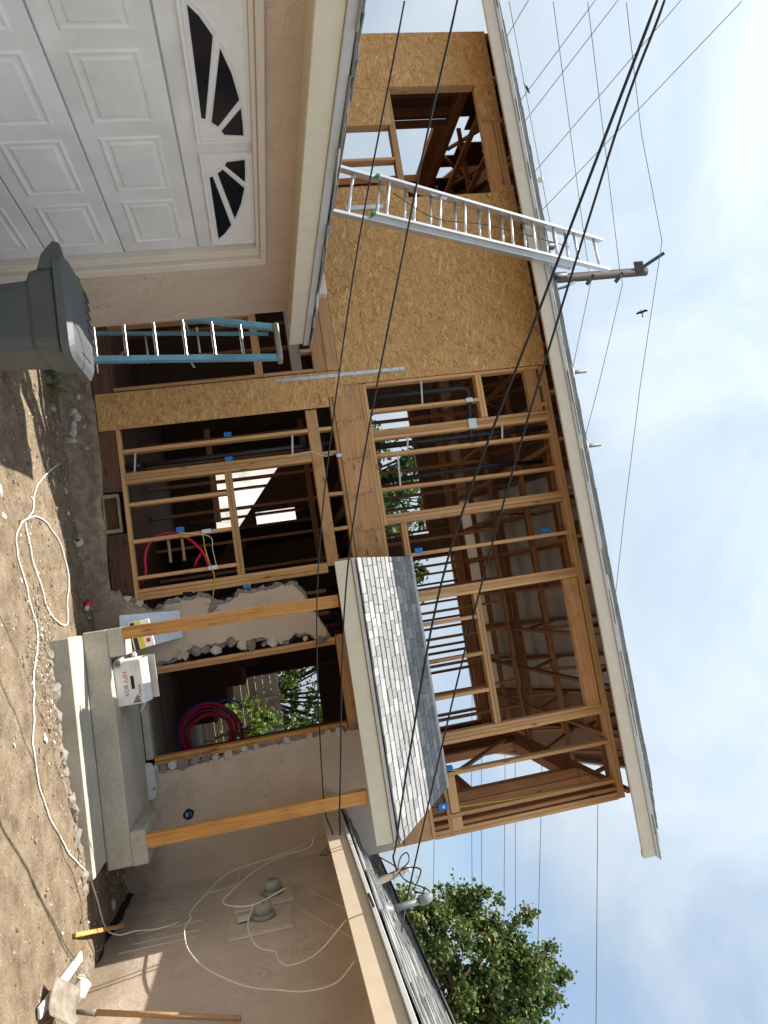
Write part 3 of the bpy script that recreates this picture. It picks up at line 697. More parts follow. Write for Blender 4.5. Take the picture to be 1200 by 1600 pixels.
tri_fan('scratch_coat', ragged([(x-.04, z) for x, z in red], .02, .03, closed=False, seed=11)+[(2.73, 2.93), (2.73, .02), (1.38, .02)], 7.986, 7.998, 'plaster_break', H)
# lumps of broken plaster hanging on the wire
for (x, z, r) in ((-.13, 1.36, .055), (-.06, 1.42, .04), (-.2, 1.33, .03), (-.02, 1.5, .035), (.30, .96, .05), (.33, 1.02, .045), (.31, 1.14, .06), (.30, 1.24, .04), (.33, 1.34, .05), (.27, 1.52, .045), (.33, 1.62, .05), (.34, 1.72, .055), (.33, 1.95, .05), (.35, 1.85, .03), (.40, 2.46, .04), (.36, 2.3, .03), (-.29, .62, .04), (-.36, .5, .035), (-.22, .82, .03),
                  (1.42, .58, .03), (1.44, .66, .04), (1.42, .76, .05), (1.43, .86, .06), (1.41, .98, .05), (1.40, 1.10, .055), (1.43, 1.2, .04), (1.42, 1.33, .045), (1.40, 1.5, .035), (1.41, 1.63, .03), (1.39, 1.95, .03), (1.40, 2.2, .035), (1.40, 2.4, .04), (1.41, 2.52, .05)):
    r *= 1.25; n = rg.randint(5, 7); pts = [(r*rg.uniform(.65, 1.1)*math.cos(a*6.283/n+rg.uniform(-.3, .3)), r*rg.uniform(.65, 1.1)*math.sin(a*6.283/n+rg.uniform(-.3, .3))) for a in range(n)]
    V = [(a, -.014, b_) for a, b_ in pts]+[(a*1.1, .012, b_*1.1) for a, b_ in pts]
    mesh('plaster_lump', V, [tuple(range(n)), tuple(range(n, 2*n))[::-1]]+[(q, q+n, (q+1) % n+n, (q+1) % n) for q in range(n)], rg.choice(('stucco', 'rubble', 'mortar', 'rubble')), H, loc=(x, 7.962, z), rot=(rg.uniform(-.5, .5), rg.uniform(-.5, .5), rg.uniform(-.4, .4)))
slab('wall_patch', .84+.66, 1.57, 7.955, 7.966, 1.16, 1.22, 'stucco', H)
# outlet cut into the right stucco
ho = [(1.94+.052*math.cos(a*.52)*rg.uniform(.85, 1.15), .86+.06*math.sin(a*.52)*rg.uniform(.85, 1.15)) for a in range(12)]
tri_fan('cutout', ho, 7.958, 7.967, 'rubber_black', H)
tri_fan('cutout_rim', [(1.94+(a-1.94)*1.22, .86+(b-.86)*1.2) for a, b in ho], 7.9605, 7.968, 'mortar', H)
ob = slab('outlet_box', 1.915, 1.965, 7.948, 7.96, .83, .895, 'blue_ink', H)
slab('terminal', 1.925, 1.938, 7.944, 7.948, .835, .85, 'white_card', ob); slab('terminal', 1.945, 1.958, 7.944, 7.948, .835, .85, 'white_card', ob)
# door opening
stud(.44, .6, 2.62, 7.99, n=2, mat='lumber'); stud(1.365, .58, 2.62, 7.99, n=2, mat='post_wood')
box('header', .38, 1.42, 8.0, 8.1, 2.63, 2.78, 'lumber_beam', H)
for x in (.1, -.1, .6, 1.0, 1.35, 1.7, 2.1, 2.5): stud(x, 2.785, 2.94, mat='lumber_inside')
for x in (-.12, .12, 1.7, 2.1): stud(x, .6, 2.6, 8.01, mat='lumber_old_shade')
box('threshold', .47, 1.33, 7.965, 8.1, .505, .575, 'concrete_new', H)
for i in range(31):
    y = 8.12+i*.15; box('floor_plank', -6.9, -.02, y, y+.145, .55, .575, 'lumber_old_shade', H); box('floor_plank', -.018, 2.7, y, y+.145, .55, .575, 'lumber_grey', H)
# porch roof
PR = box('porch_fascia', -.345, 2.19, 6.565, 6.60, 2.60, 2.755, 'fascia_green', H)
box('drip_edge', -.355, 2.20, 6.545, 6.57, 2.757, 2.79, 'drip_metal', H)
pa = math.atan2(3.60-2.79, 7.985-6.55)
def pz(y): return 2.79+(y-6.55)*math.tan(pa)
V = [(-.34, 6.56, 2.765), (2.19, 6.56, 2.765), (2.19, 7.984, pz(7.984)-.02), (-.34, 7.984, pz(7.984)-.02)]; V += [(x, y, z-.015) for x, y, z in V]
mesh('porch_deck', V, [(0, 1, 2, 3), (7, 6, 5, 4), (0, 4, 5, 1), (1, 5, 6, 2), (2, 6, 7, 3), (3, 7, 4, 0)], 'lumber_inside', H)
for x in (-.31, .3, .9, 1.5, 2.14): board('porch_rafter', (x, 6.61, 2.69), (x, 7.98, pz(7.98)-.11), .038, .12, 'lumber_old_shade', H)
ex = 0.125
PRF = thing_none = None
k = 0; row = 0; s = -0.02; LEN = (7.985-6.55)/math.cos(pa)
while s < LEN-.06:
    x = -.355-rnd.uniform(0, .1)
    while x < 2.2:
        w = rnd.choice((.08, .10, .13, .16, .20)); xa = max(x, -.357); xb = min(x+w, 2.205)
        if xb-xa > .025:
            jit = rnd.uniform(-.006, .006); yy = 6.55+(s+.085+jit)*math.cos(pa); zz = 2.79+(s+.085+jit)*math.sin(pa)+.016
            shingle_piece(H, ((xa+xb)/2, yy, zz+rnd.uniform(0, .003)), xb-xa, .17, (pa-.085, rnd.uniform(-.012, .012), rnd.uniform(-.01, .01)), 0.013+rnd.choice((0, .003, .006)))
        x += w
    s += ex; row += 1
board('step_flashing', (-.357, 7.955, pz(7.955)+.02), (2.205, 7.955, pz(7.955)+.02), .055, .03, 'drip_metal', H)
# posts holding the porch
for (xb, xt) in ((.0, .01), (1.825, 1.785)):
    board('porch_post', (xb, 6.87, .636), (xt, 6.70, 2.598), .115, .09, 'post_wood', H, up=(0, 1, 0))

# plumbing and electrical rough-in
def pipe(P, r=.03, mat='abs_black', name='drain_pipe', curve=0): return tube(name, P, r, mat, H, sides=12, curve=curve)
pipe([(-2.27, 8.07, 3.33), (-2.275, 8.07, 4.55), (-2.26, 8.07, 4.62), (-2.22, 8.07, 4.655), (-1.75, 8.07, 4.60), (-1.70, 8.08, 4.60)])
pipe([(-1.69, 8.09, 3.33), (-1.68, 8.09, 5.62)], .032); pipe([(-1.30, 8.3, 3.33), (-1.33, 8.3, 4.9), (-1.33, 8.5, 5.6)], .028)
pipe([(-1.80, 8.10, .5), (-1.80, 8.10, 2.95)], .03); lathe('pipe_coupling', [(.042, 0), (.042, .12)], (-1.80, 8.10, .66), 'abs_black', H); lathe('pipe_coupling', [(.044, 0), (.044, .11)], (-1.69, 8.09, 4.55), 'abs_black', H)
slab('nail_plate', -1.87, -1.75, 7.984, 7.989, 4.56, 4.66, 'galvanised', H); slab('nail_plate', -2.125, -2.075, 7.984, 7.989, 4.58, 4.66, 'galvanised', H)
slab('nail_plate', -1.64, -1.60, 7.972, 7.979, 2.94, 3.0, 'galvanised', H)
for (xa, xb, z) in ((-2.40, -2.12, 4.05), (-1.75, -1.58, 3.78), (-1.55, -1.18, 3.63), (-1.93, -1.72, .72), (-1.93, -1.70, 2.45), (-1.75, -1.58, 4.95)):
    board('pipe_strap', (xa, 8.015, z+.03), (xb, 8.015, z), .003, .02, 'drip_metal', H)
def ebox(x, z, y=7.995, s=.055):
    b = slab('outlet_box', x-s/2, x+s/2, y, y+.06, z-s*.75, z+s*.75, 'blue_plastic', H)
    return b
ebox(-2.03, 1.76, 8.06); ebox(-1.735, 1.74, 8.0); ebox(-1.02, 1.12, 8.0); ebox(-.29, 1.75, 8.0); ebox(-.41, 3.72, 8.0, .06); ebox(2.03, 3.67, 8.0, .05)
b = ebox(2.41, 3.53, 7.99, .075); lathe('plug_face', [(.018, 0), (.018, .004), (.01, .005)], (2.41, 7.988, 3.53), 'white_card', b, axis='y', sides=12)
ebox(-.42, 5.3, 8.05, .07)
def cable(P, r, mat, name='cable'): return tube(name, P, r, mat, H, sides=6, curve=6)
cable([(-.99, 8.0, 1.12), (-.93, 7.99, 1.16), (-.93, 7.99, 1.34), (-.78, 7.985, 1.36), (-.6, 7.985, 1.39), (-.45, 7.99, 1.42), (-.2, 8.0, 1.37)], .006, 'yellow_cable')
cable([(-.99, 8.0, 1.10), (-.9, 7.985, 1.42), (-.75, 7.985, 1.44), (-.55, 7.985, 1.46)], .004, 'white_cable')
cable([(-.30, 8.0, 1.75), (-.38, 7.98, 2.0), (-.36, 7.98, 2.3), (-.40, 7.98, 2.6)], .004, 'yellow_cable'); cable([(2.05, 8.0, 3.68), (2.08, 8.02, 3.9), (2.10, 8.04, 4.6), (2.12, 8.05, 5.5)], .006, 'yellow_cable')
cable([(2.45, 8.02, 3.6), (2.5, 8.03, 4.4), (2.52, 8.03, 5.4)], .006, 'yellow_cable'); cable([(-1.64, 7.98, 2.90), (-1.63, 7.97, 2.8), (-1.70, 7.98, 2.66), (-1.69, 8.0, 2.4)], .004, 'white_cable')
for (x, z) in ((-.96, 1.40), (-.555, 1.42)): slab('nail_plate', x-.022, x+.022, 7.984, 7.989, z-.05, z+.05, 'galvanised', H)
tube('pex_pipe', [(-.5, 8.2, .62), (-.62, 8.2, .68), (-.82, 8.2, .70), (-.98, 8.2, .80), (-1.02, 8.2, 1.0), (-.93, 8.2, 1.18), (-.75, 8.2, 1.32), (-.6, 8.2, 1.36), (-.5, 8.25, 1.4)], .016, 'pex_red', H, curve=8)
tube('pex_pipe', [(-.75, 8.2, 1.30), (-.68, 8.21, 1.24), (-.6, 8.22, 1.2)], .014, 'pex_red', H); tube('copper_stub', [(-.98, 8.25, .62), (-.97, 8.25, 1.1)], .011, 'galvanised', H)
for z in (.95, 1.1):
    board('perforated_strap', (-.95, 8.3, z), (-.70, 8.3, z), .003, .03, 'brown_card', H)
# interior: stairs, sheet, ground floor lining
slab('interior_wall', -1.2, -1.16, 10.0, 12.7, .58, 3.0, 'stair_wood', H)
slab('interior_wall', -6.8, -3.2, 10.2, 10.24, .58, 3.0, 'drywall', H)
st = [(-2.35, 2.9), (-2.35, 2.55), (-1.28, 1.66), (-.3, .85), (-.3, .58), (.0, .58), (0, .95), (-.25, .95), (-.25, 1.15), (-.5, 1.15), (-.5, 1.35), (-.75, 1.35), (-.75, 1.55), (-1.0, 1.55), (-1.0, 1.75), (-1.25, 1.75), (-1.25, 1.95), (-1.5, 1.95), (-1.5, 2.9)]
extrude_poly('stair_stringer', st, 'y', 10.9, 10.95, 'stair_wood', H)
st2 = [(.55, .58), (.55, 1.75), (.75, 1.75), (.75, 1.45), (.98, 1.45), (.98, 1.22), (1.2, 1.22), (1.2, 1.0), (1.42, 1.0), (1.42, .58)]
extrude_poly('stair_stringer', st2, 'y', 10.6, 10.65, 'stair_wood', H)
for i, (x, z) in enumerate(((.75, 1.45), (.98, 1.22), (1.2, 1.0))): slab('stair_tread', x-.02, x+.24, 10.58, 11.5, z-.004, z+.03, 'lumber_inside', H); slab('stair_riser', x+.2, x+.222, 10.6, 11.5, z-.19, z-.006, 'lumber', H)
slab('stair_gusset', .30, .34, 9.6, 11.9, .58, 2.9, 'stair_wood', H)

# ------------------------------------------------------------------ front steps
S = thing('front_steps', 'new grey concrete porch steps with raised corner curbs', 'steps', (1.0, 7.0, .1))
slab('lower_step', -.04, 1.92, 6.40, 7.99, -.05, .29, 'concrete_new', S, c=.012)
slab('landing', -.06, 2.0, 6.82, 7.962, .2905, .50, 'concrete_new', S, c=.012)
slab('curb', -.06, .195, 6.822, 7.4, .5005, .635, 'concrete_new', S, c=.008)
slab('curb', 1.715, 2.005, 6.822, 7.4, .5005, .635, 'concrete_new', S, c=.008)
# ------------------------------------------------------------------ garage
G = thing('garage', 'pale stucco garage with white sectional door and cream fascia', 'garage', (-2.8, 4.4, 0))
XG = -2.8
slab('stucco_wall', XG-.1, XG, 5.56, 6.60, 0, 2.55, 'stucco', G); slab('stucco_wall', XG-.1, XG, .9, 5.56, 2.285, 2.55, 'stucco', G)
slab('end_wall', -7.6, XG-.101, 6.5, 6.598, 0, 2.9, 'stucco', G)
for (a, b_, c_, d_) in ((5.40, 5.50, 0, 2.245), (.95, 5.50, 2.245, 2.30)):
    slab('door_jamb', XG-.10, XG-.02, a, b_, c_, d_, 'trim_paint', G, c=.004)
slab('door_trim', XG-.03, XG+.018, 5.50, 5.60, 0, 2.31, 'trim_paint', G, c=.006); slab('door_trim', XG-.03, XG+.018, .95, 5.4985, 2.265, 2.31, 'trim_paint', G, c=.006)
slab('door_stop', XG-.05, XG-.012, 5.445, 5.475, 0, 2.26, 'trim_paint', G, c=.004)
slab('door_stop', XG-.05, XG-.012, .95, 5.443, 2.235, 2.262, 'trim_paint', G, c=.004)
XD = -2.87
GD = slab('garage_door', XD-.04, XD-.021, .95, 5.40, .0, 2.245, 'white_paint', G)
for i, (z0, z1) in enumerate(((.17, .69), (.695, 1.235), (1.24, 1.79), (1.795, 2.243))):
    slab('door_section', XD-.02, XD, .95, 5.40, z0+.003, z1-.003, 'door_paint', GD, c=.004)
def emboss(y0, y1, z0, z1):
    V = []; F = []
    prof = ((0, -.001), (.012, .008), (.022, .008), (.034, .0015), (.05, .0015), (.066, .009))
    for ins, h in prof:
        V += [(h, y0+ins, z0+ins), (h, y1-ins, z0+ins), (h, y1-ins, z1-ins), (h, y0+ins, z1-ins)]
    for k in range(len(prof)-1):
        for j in range(4): F.append((k*4+j, k*4+(j+1) % 4, (k+1)*4+(j+1) % 4, (k+1)*4+j))
    n = (len(prof)-1)*4; F.append((n, n+1, n+2, n+3))
    return mesh('raised_panel', V, F, 'door_paint', GD, loc=(XD, 0, 0))
for yc in (4.99, 4.325, 3.655, 2.99, 2.325):
    emboss(yc-.275, yc+.275, 1.34, 1.695); emboss(yc-.275, yc+.275, .785, 1.14); emboss(yc-.275, yc+.275, .26, .6)
def win(y0, y1, glass):
    f = slab('window_frame', XD, XD+.012, y0, y1, 1.905, 2.235, 'white_paint', GD, c=.004)
    slab('frame_lip', XD+.0122, XD+.022, y0, y1, 1.905, 1.925, 'white_paint', GD, c=.003); slab('frame_lip', XD+.0122, XD+.022, y0, y1, 2.215, 2.235, 'white_paint', GD, c=.003)
    slab('frame_lip', XD+.0122, XD+.022, y0, y0+.02, 1.9255, 2.2145, 'white_paint', GD, c=.003); slab('frame_lip', XD+.0122, XD+.022, y1-.02, y1, 1.9255, 2.2145, 'white_paint', GD, c=.003)
    for pts in glass:
        c = Vector((sum(p[0] for p in pts)/len(pts), sum(p[1] for p in pts)/len(pts)))
        extrude_poly('pane_rim', [(c.x+(p[0]-c.x)*1.08+(.006 if p[0] > c.x else -.006), c.y+(p[1]-c.y)*1.08+(.006 if p[1] > c.y else -.006)) for p in pts], 'x', XD+.0121, XD+.0165, 'door_paint', GD)
        extrude_poly('window_pane', pts, 'x', XD+.0166, XD+.018, 'dark_glass', GD)
ga = [[(3.10, 1.955), (3.17, 2.005), (3.29, 2.06), (3.90, 1.972), (3.89, 1.95)], [(3.37, 2.09), (3.55, 2.14), (3.75, 2.172), (3.97, 2.04), (3.93, 2.005)], [(3.82, 2.178), (3.95, 2.184), (4.06, 2.184), (4.045, 2.07), (4.01, 2.058)]]
win(3.05, 4.125, ga); win(4.235, 5.34, [[(8.36-y, z) for y, z in p][::-1] for p in ga])
win(.97, 1.94, [[(y-2.17, z) for y, z in p] for p in ga]); win(2.03, 2.98, [[(8.36-2.26-y, z) for y, z in p][::-1] for p in ga])
# garage eaves
slab('soffit', -2.82, -2.50, .5, 6.62, 2.505, 2.518, 'fascia_tan', G)
slab('fascia', -2.50, -2.47, .5, 5.42, 2.482, 2.613, 'fascia_green', G); slab('fascia', -2.50, -2.469, 5.423, 6.62, 2.482, 2.613, 'fascia_cream', G)
slab('drip_edge', -2.505, -2.452, .5, 6.63, 2.615, 2.668, 'drip_metal', G, c=.004)
gs = 0.30
V = [(-2.49, .4, 2.66), (-2.49, 6.64, 2.66), (-7.6, 6.64, 2.66+5.1*gs), (-7.6, .4, 2.66+5.1*gs)]; V += [(x, y, z-.03) for x, y, z in V]
mesh('roof_deck', V, [(0, 1, 2, 3), (7, 6, 5, 4), (0, 4, 5, 1), (1, 5, 6, 2), (2, 6, 7, 3), (3, 7, 4, 0)], 'shingle_old', G)
for row in range(3):
    y = .5
    while y < 6.66:
        w = rnd.choice((.2, .28, .33)); w = min(w, 6.67-y)
        if w < .04: break
        x = -2.55-row*.14; shingle_piece(G, (x+rnd.uniform(-.008, .008), y+w/2, 2.66-(x+2.49)*gs+.016+row*.006+rnd.uniform(0, .012)), .24, w, (rnd.uniform(-.03, .03), math.atan(gs)-rnd.uniform(.02, .10), 0), 0.012, 'roof_shingle', 'shingle_old')
        y += w
board('verge_board', (-2.5, 6.632, 2.585), (-7.5, 6.632, 2.585+5*gs), .02, .12, 'fascia_tan', G)

# ------------------------------------------------------------------ single storey wing on the right
A = thing('single_storey_wing', 'low stucco wing with cream fascia and weathered grey shingle roof', 'house', (2.6, 5.5, .1))
XW = 2.6
slab('stucco_wall', XW, XW+.12, 2.2, 7.964, -.05, 2.45, 'stucco', A)
slab('far_wall', 6.6, 6.7, 2.2, 14.0, -.05, 2.5, 'stucco', A); slab('back_wall', 2.9, 6.6, 13.9, 14.0, -.05, 2.5, 'stucco', A)
slab('soffit', 2.075, XW, 2.2, 7.96, 2.30, 2.312, 'stucco', A)
slab('fascia', 2.045, 2.072, 2.2, 6.62, 2.185, 2.345, 'fascia_tan', A); slab('fascia', 2.046, 2.072, 6.624, 7.955, 2.185, 2.345, 'fascia_tan', A)
slab('drip_edge', 2.02, 2.06, 2.2, 7.955, 2.347, 2.378, 'drip_metal', A, c=.004)
ws = .34; XRG = 4.45
def wz(x): return 2.372+(x-2.04)*ws
V = [(2.04, 2.2, wz(2.04)), (2.04, 7.955, wz(2.04)), (2.78, 7.955, wz(2.78)), (2.78, 14, wz(2.78)), (XRG, 14, wz(XRG)), (XRG, 2.2, wz(XRG))]
mesh('roof_deck', V+[(6.85, 2.2, 2.37), (6.85, 14, 2.37)], [(0, 1, 2, 5), (2, 3, 4, 5), (5, 4, 7, 6)], 'shingle_wing', A)
wa = math.atan(ws)
cnt = 0; far_v = []; far_f = []
s = 0.045
row = 0
while 2.02+s*math.cos(wa) < XRG-.03:
    y = 3.6+rnd.uniform(-.2, 0)
    while y < 13.9:
        w = rnd.choice((.24, .3, .36, .44)); x = 2.02+(s+.09)*math.cos(wa)
        if y+w > 7.95 and x < 2.9 and y < 7.95: w = 7.95-y
        if not (y >= 7.949 and x < 2.88) and w > .04:
            c = (x, y+w/2, wz(x)+.016+rnd.uniform(0, .01))
            if cnt < 296 and y < 8.6:
                shingle_piece(A, c, .19, w, (rnd.uniform(-.02, .02), -wa+.07+rnd.uniform(-.02, .02), 0), .014, mat='shingle_wing'); cnt += 1
            else:
                M = Matrix.LocRotScale(Vector(c), Euler((0, -wa+.07, 0)), None); pv, pf = chamfer_box(.19, w-.004, .014, .002); b = len(far_v)
                far_v += [M @ Vector(p) for p in pv]; far_f += [tuple(k+b for k in f) for f in pf]
        y += w
    s += .135; row += 1
tag(mesh('far_shingles', far_v, far_f, 'shingle_wing', A), kind='stuff')
for y in np.arange(3.6, 13.9, .3): shingle_piece(A, (XRG, y+.15, wz(XRG)+.02), .26, .3, (0, 0, 0), .012, 'ridge_cap', 'shingle_wing')
# scratches: siding lines chased into the wall, cover plates of the two meters
WH = 'stucco'
for (y, z0, z1) in ((6.93, .45, 1.02), (6.74, .45, 1.0), (6.62, .35, .98)): board('chased_line', (XW-.002, y, z0), (XW-.002, y-.01, z1), .006, .008, 'trim_paint', A)

# ------------------------------------------------------------------ meters
def meter(y0, y1, z0, z1, cy, cz, label):
    t = thing('electric_meter', label, 'meter', (XW, cy, cz), 'electric meters on the wing wall')
    slab('cover_plate', XW-.025, XW-.001, y0, y1, z0, z1, 'stucco', t, c=.004)
    slab('plate_edge', XW-.012, XW-.0015, y0-.012, y1+.012, z0-.012, z1+.012, 'trim_paint', t, c=.002)
    lathe('socket_ring', [(.098, 0), (.098, .03), (.09, .036)], (XW-.026, cy, cz), 'meter_grey', t, axis='-x', sides=28)
    gl = lathe('glass_cover', [(.082, 0), (.077, .06), (.068, .078), (.045, .084), (.001, .085)], (XW-.062, cy, cz), 'meter_glass', t, axis='-x', sides=28)
    slab('dial', XW-.151, XW-.147, cy-.03, cy+.03, cz-.004, cz+.016, 'meter_grey', gl)
    for dy in (-.018, .012): lathe('register', [(.008, 0), (.008, .003)], (XW-.1505, cy+dy, cz+.005), 'black_ink', gl, axis='-x', sides=10)
    slab('seal_hasp', XW-.05, XW-.026, cy-.012, cy+.012, cz-.125, cz-.10, 'meter_grey', t)
    return t
meter(6.36, 6.80, 1.27, 1.79, 6.62, 1.56, 'round electric meter nearer the shovel with a white tag below')
meter(6.90, 7.28, 1.30, 1.82, 7.10, 1.64, 'round electric meter nearer the porch post on the wing wall')
tg = slab('paper_tag', XW-.06, XW-.045, 6.57, 6.66, 1.34, 1.44, 'porcelain'); tag(tg, 'small pale tag hanging under the nearer meter', 'tag')

# ------------------------------------------------------------------ mast, bracket, overhead lines
KM = .93
def km(p): return CAM+(Vector(p)-CAM)*KM
MS = thing('weatherhead_mast', 'grey service mast with domed weatherhead on the wing roof', 'mast', km((2.8, 6.71, 2.62)))
tube('mast_pipe', [km((2.8, 6.71, 2.58)), km((2.8, 6.765, 2.95))], .028, 'mast_grey', MS, sides=16)
V, F = tube_data([km(q) for q in ((2.8, 6.76, 2.93), (2.8, 6.772, 3.0), (2.79, 6.79, 3.04), (2.78, 6.80, 3.06))], [.038, .043, .034, .01], 14); mesh('weather_cap', V, F, 'cap_pale', MS, smooth=True)
lathe('roof_jack', [(.12, 0), (.10, .02), (.05, .08), (.04, .10)], km((2.8, 6.71, 2.575)), 'mast_grey', MS)
WB = thing('service_bracket', 'weathered wooden service bracket standing on the wing roof', 'bracket', km((2.8, 7.37, 2.64)))
board('bracket_post', km((2.8, 7.37, 2.60)), km((2.8, 7.55, 2.93)), .05, .045, 'lumber_grey', WB); lathe('insulator', [(.02, 0), (.035, .02), (.02, .04), (.035, .06), (.015, .08)], km((2.8, 7.56, 2.92)), 'porcelain', WB)
def wire(name, P, r, mat, label, cat='cable', group=None, curve=10, sides=6, parent=None):
    o = tube(name, P, r, mat, parent, sides=sides, curve=curve); return tag(o, label, cat, group)
wire('service_cable', [(-3.24, 3.51, 3.15), (-2.04, 4.73, 2.79), (-.22, 6.03, 2.39), (1.63, 6.68, 2.21), (2.05, 6.66, 2.24)], .0058, 'rubber_black', 'thin black cable crossing low past the strand board to the wing fascia')
wire('service_cable', [(-3.2, 3.46, 3.44), (-2.36, 4.31, 3.19), (-.32, 5.57, 2.62), (1.6, 6.45, 2.35), (2.05, 6.62, 2.30)], .007, 'rubber_black', 'black cable tied to a hook on the wing fascia')
wire('service_cable', [CAM+(Vector(q)-CAM)*.89 for q in [(-3.02, 3.28, 4.53), (-1.88, 4.31, 4.09), (-.2, 5.64, 3.43), (1.51, 6.72, 3.04), (2.45, 7.28, 2.86)]]+[km((2.6, 7.4, 2.83)), km((2.78, 7.5, 2.86))], .0095, 'rubber_black', 'thick twisted service cable running from the sky to the bracket')
wire('service_cable', [km(q) for q in [(-3.02, 3.28, 4.575), (-2.39, 3.9, 4.38), (-.1, 5.6, 3.73), (2.81, 7.3, 2.96), (3.0, 6.4, 2.64), (2.6, 5.75, 2.5), (2.03, 5.2, 2.36)]], .0085, 'rubber_black', 'thick black cable looping over the wing roof to its gutter')
wire('drip_loop', [km(q) for q in [(2.79, 7.52, 2.88), (2.75, 7.45, 2.98), (2.72, 7.25, 3.06), (2.75, 7.05, 2.98), (2.78, 6.95, 2.93), (2.8, 6.83, 3.05), (2.8, 6.79, 3.03)]], .007, 'rubber_black', 'curled black cable end between bracket and weatherhead')
wire('drip_loop', [km(q) for q in [(2.75, 7.9, 2.75), (2.78, 7.65, 2.86), (2.8, 7.3, 2.90), (2.8, 7.0, 3.04), (2.79, 6.86, 3.05), (2.8, 6.77, 3.0)]], .006, 'rubber_black', 'long black lead arching from the house corner into the weatherhead')
wire('drip_loop', [km(q) for q in [(2.8, 7.52, 2.86), (2.7, 7.62, 2.93), (2.66, 7.6, 3.0), (2.70, 7.48, 2.99), (2.76, 7.46, 2.90)]], .006, 'rubber_black', 'small black cable loop hanging on the bracket insulator')
kf = .75
def fp(p): return CAM+(Vector(p)-CAM)*kf
PY = 15.0
PL = thing('utility_pole', 'weathered wooden utility pole rising behind the roof', 'pole', (-6.62, 15, 0))
tube('pole_shaft', [(-6.62, 15, 0), (-6.60, 15, 11.88)], [.13, .10], 'pole_wood', PL, sides=16)
board('top_arm', (-6.62, 14.9, 11.65), (-6.95, 14.85, 12.33), .08, .08, 'pole_iron', PL); slab('arm_clamp', -6.78, -6.46, 14.80, 14.85, 11.5, 11.72, 'pole_iron', PL)
for z in (10.32, 11.05):
    board('side_bracket', (-6.55, 14.85, z+.12), (-6.34, 14.85, z-.1), .05, .09, 'pole_iron', PL)
tube('guy_chain', [(-6.4, 14.8, 9.9), (-6.3, 14.8, 9.65), (-6.2, 14.7, 9.3), (-6.1, 14.7, 9.0)], .03, 'pole_iron', PL)
WR = {
 'highest line from the pole top across the sky': [(-14.3, 15.6, 13.3), (-11.6, 17.1, 14.0), (-9.0, 18.4, 14.85), (-5.1, 20.0, 14.2), (-1.3, 21.0, 13.4), (2.2, 21.5, 12.5), (7.2, 21.1, 10.8), (13.4, 19.1, 8.5)],
 'middle line strung from the upper side bracket of the pole': [(-14.6, 15.9, 12.4), (-8.6, 19.1, 13.75), (-8.1, 19.2, 13.8), (-5.4, 20.5, 13.1), (-3.2, 21.4, 12.4), (2, 22, 11)],
 'lower line strung from the lower side bracket of the pole': [(-14.9, 16.2, 11.6), (-9.6, 19.1, 12.8), (-8.4, 19.6, 13.0), (-6.0, 20.7, 12.4), (-4.0, 21.5, 11.8), (2, 22.5, 10.5)],
 'line on which the dark bird sits above the roof': [(-15.2, 16.5, 10.5), (-10.1, 19.3, 11.9), (-9.0, 19.7, 12.15)],
 'slanting line nearest the top left, crossing behind the bird': [(-14.6, 15.8, 12.6), (-13.3, 17.8, 11.0), (-12.8, 18.6, 10.3)],
 'second slanting line from the top left corner': [(-14.4, 15.6, 13.1), (-12.8, 18.1, 11.1), (-12.3, 18.9, 10.4)],
 'third slanting line running down to the roof edge': [(-13.9, 15.1, 14.5), (-11.6, 18.8, 11.4), (-11.1, 19.6, 10.7)],
 'fourth and farthest slanting line above the roof': [(-13.3, 14.5, 15.7), (-10.6, 19.2, 11.6), (-10.1, 20.1, 10.8)],
 'short slanting line just above the left end of the roof': [(-15.1, 16.3, 11.0), (-14.6, 17.1, 10.5), (-14.3, 17.6, 10.2)],
 'lowest line over the tree, touching the house corner': [(7.0, 22.6, 6.1), (9.6, 21.7, 5.4), (13, 20.5, 4.4)],
 'second lowest line over the tree': [(-1, 24.3, 9.3), (5.5, 22.7, 7.6), (10.1, 21.3, 6.4), (14, 20, 5.3)],
 'third line up over the tree': [(-1, 24.2, 9.6), (5.5, 22.6, 7.9), (10.4, 21.2, 6.6), (14, 20, 5.6)],
 'fourth line up over the tree': [(-1, 24, 10.4), (5.6, 22.4, 8.6), (10.4, 21.0, 7.2), (14, 19.8, 6.1)],
 'fifth line up over the tree': [(-1, 23.9, 10.7), (5.6, 22.3, 8.9), (10.5, 20.9, 7.5), (14, 19.7, 6.4)],
 'sixth line up over the tree, below the roof corner': [(-1, 23.8, 11.6), (5.2, 22.1, 9.8), (10.8, 20.6, 8.0), (14, 19.6, 7.0)],
}
for lab, P in WR.items():
    wire('overhead_wire', [fp(p) for p in P], .0085, 'wire_grey', lab, 'wire', 'overhead power lines', curve=0 if 'pole' in lab else 8, sides=5)
sp = fp((-11.4, 18.8, 11.6)); o = lathe('wire_spacer', [(.03, 0), (.06, .02), (.06, .10), (.03, .12)], (sp.x, sp.y, sp.z-.06), 'porcelain'); tag(o, 'pale spacer hanging on the line left of the ladder', 'spacer')
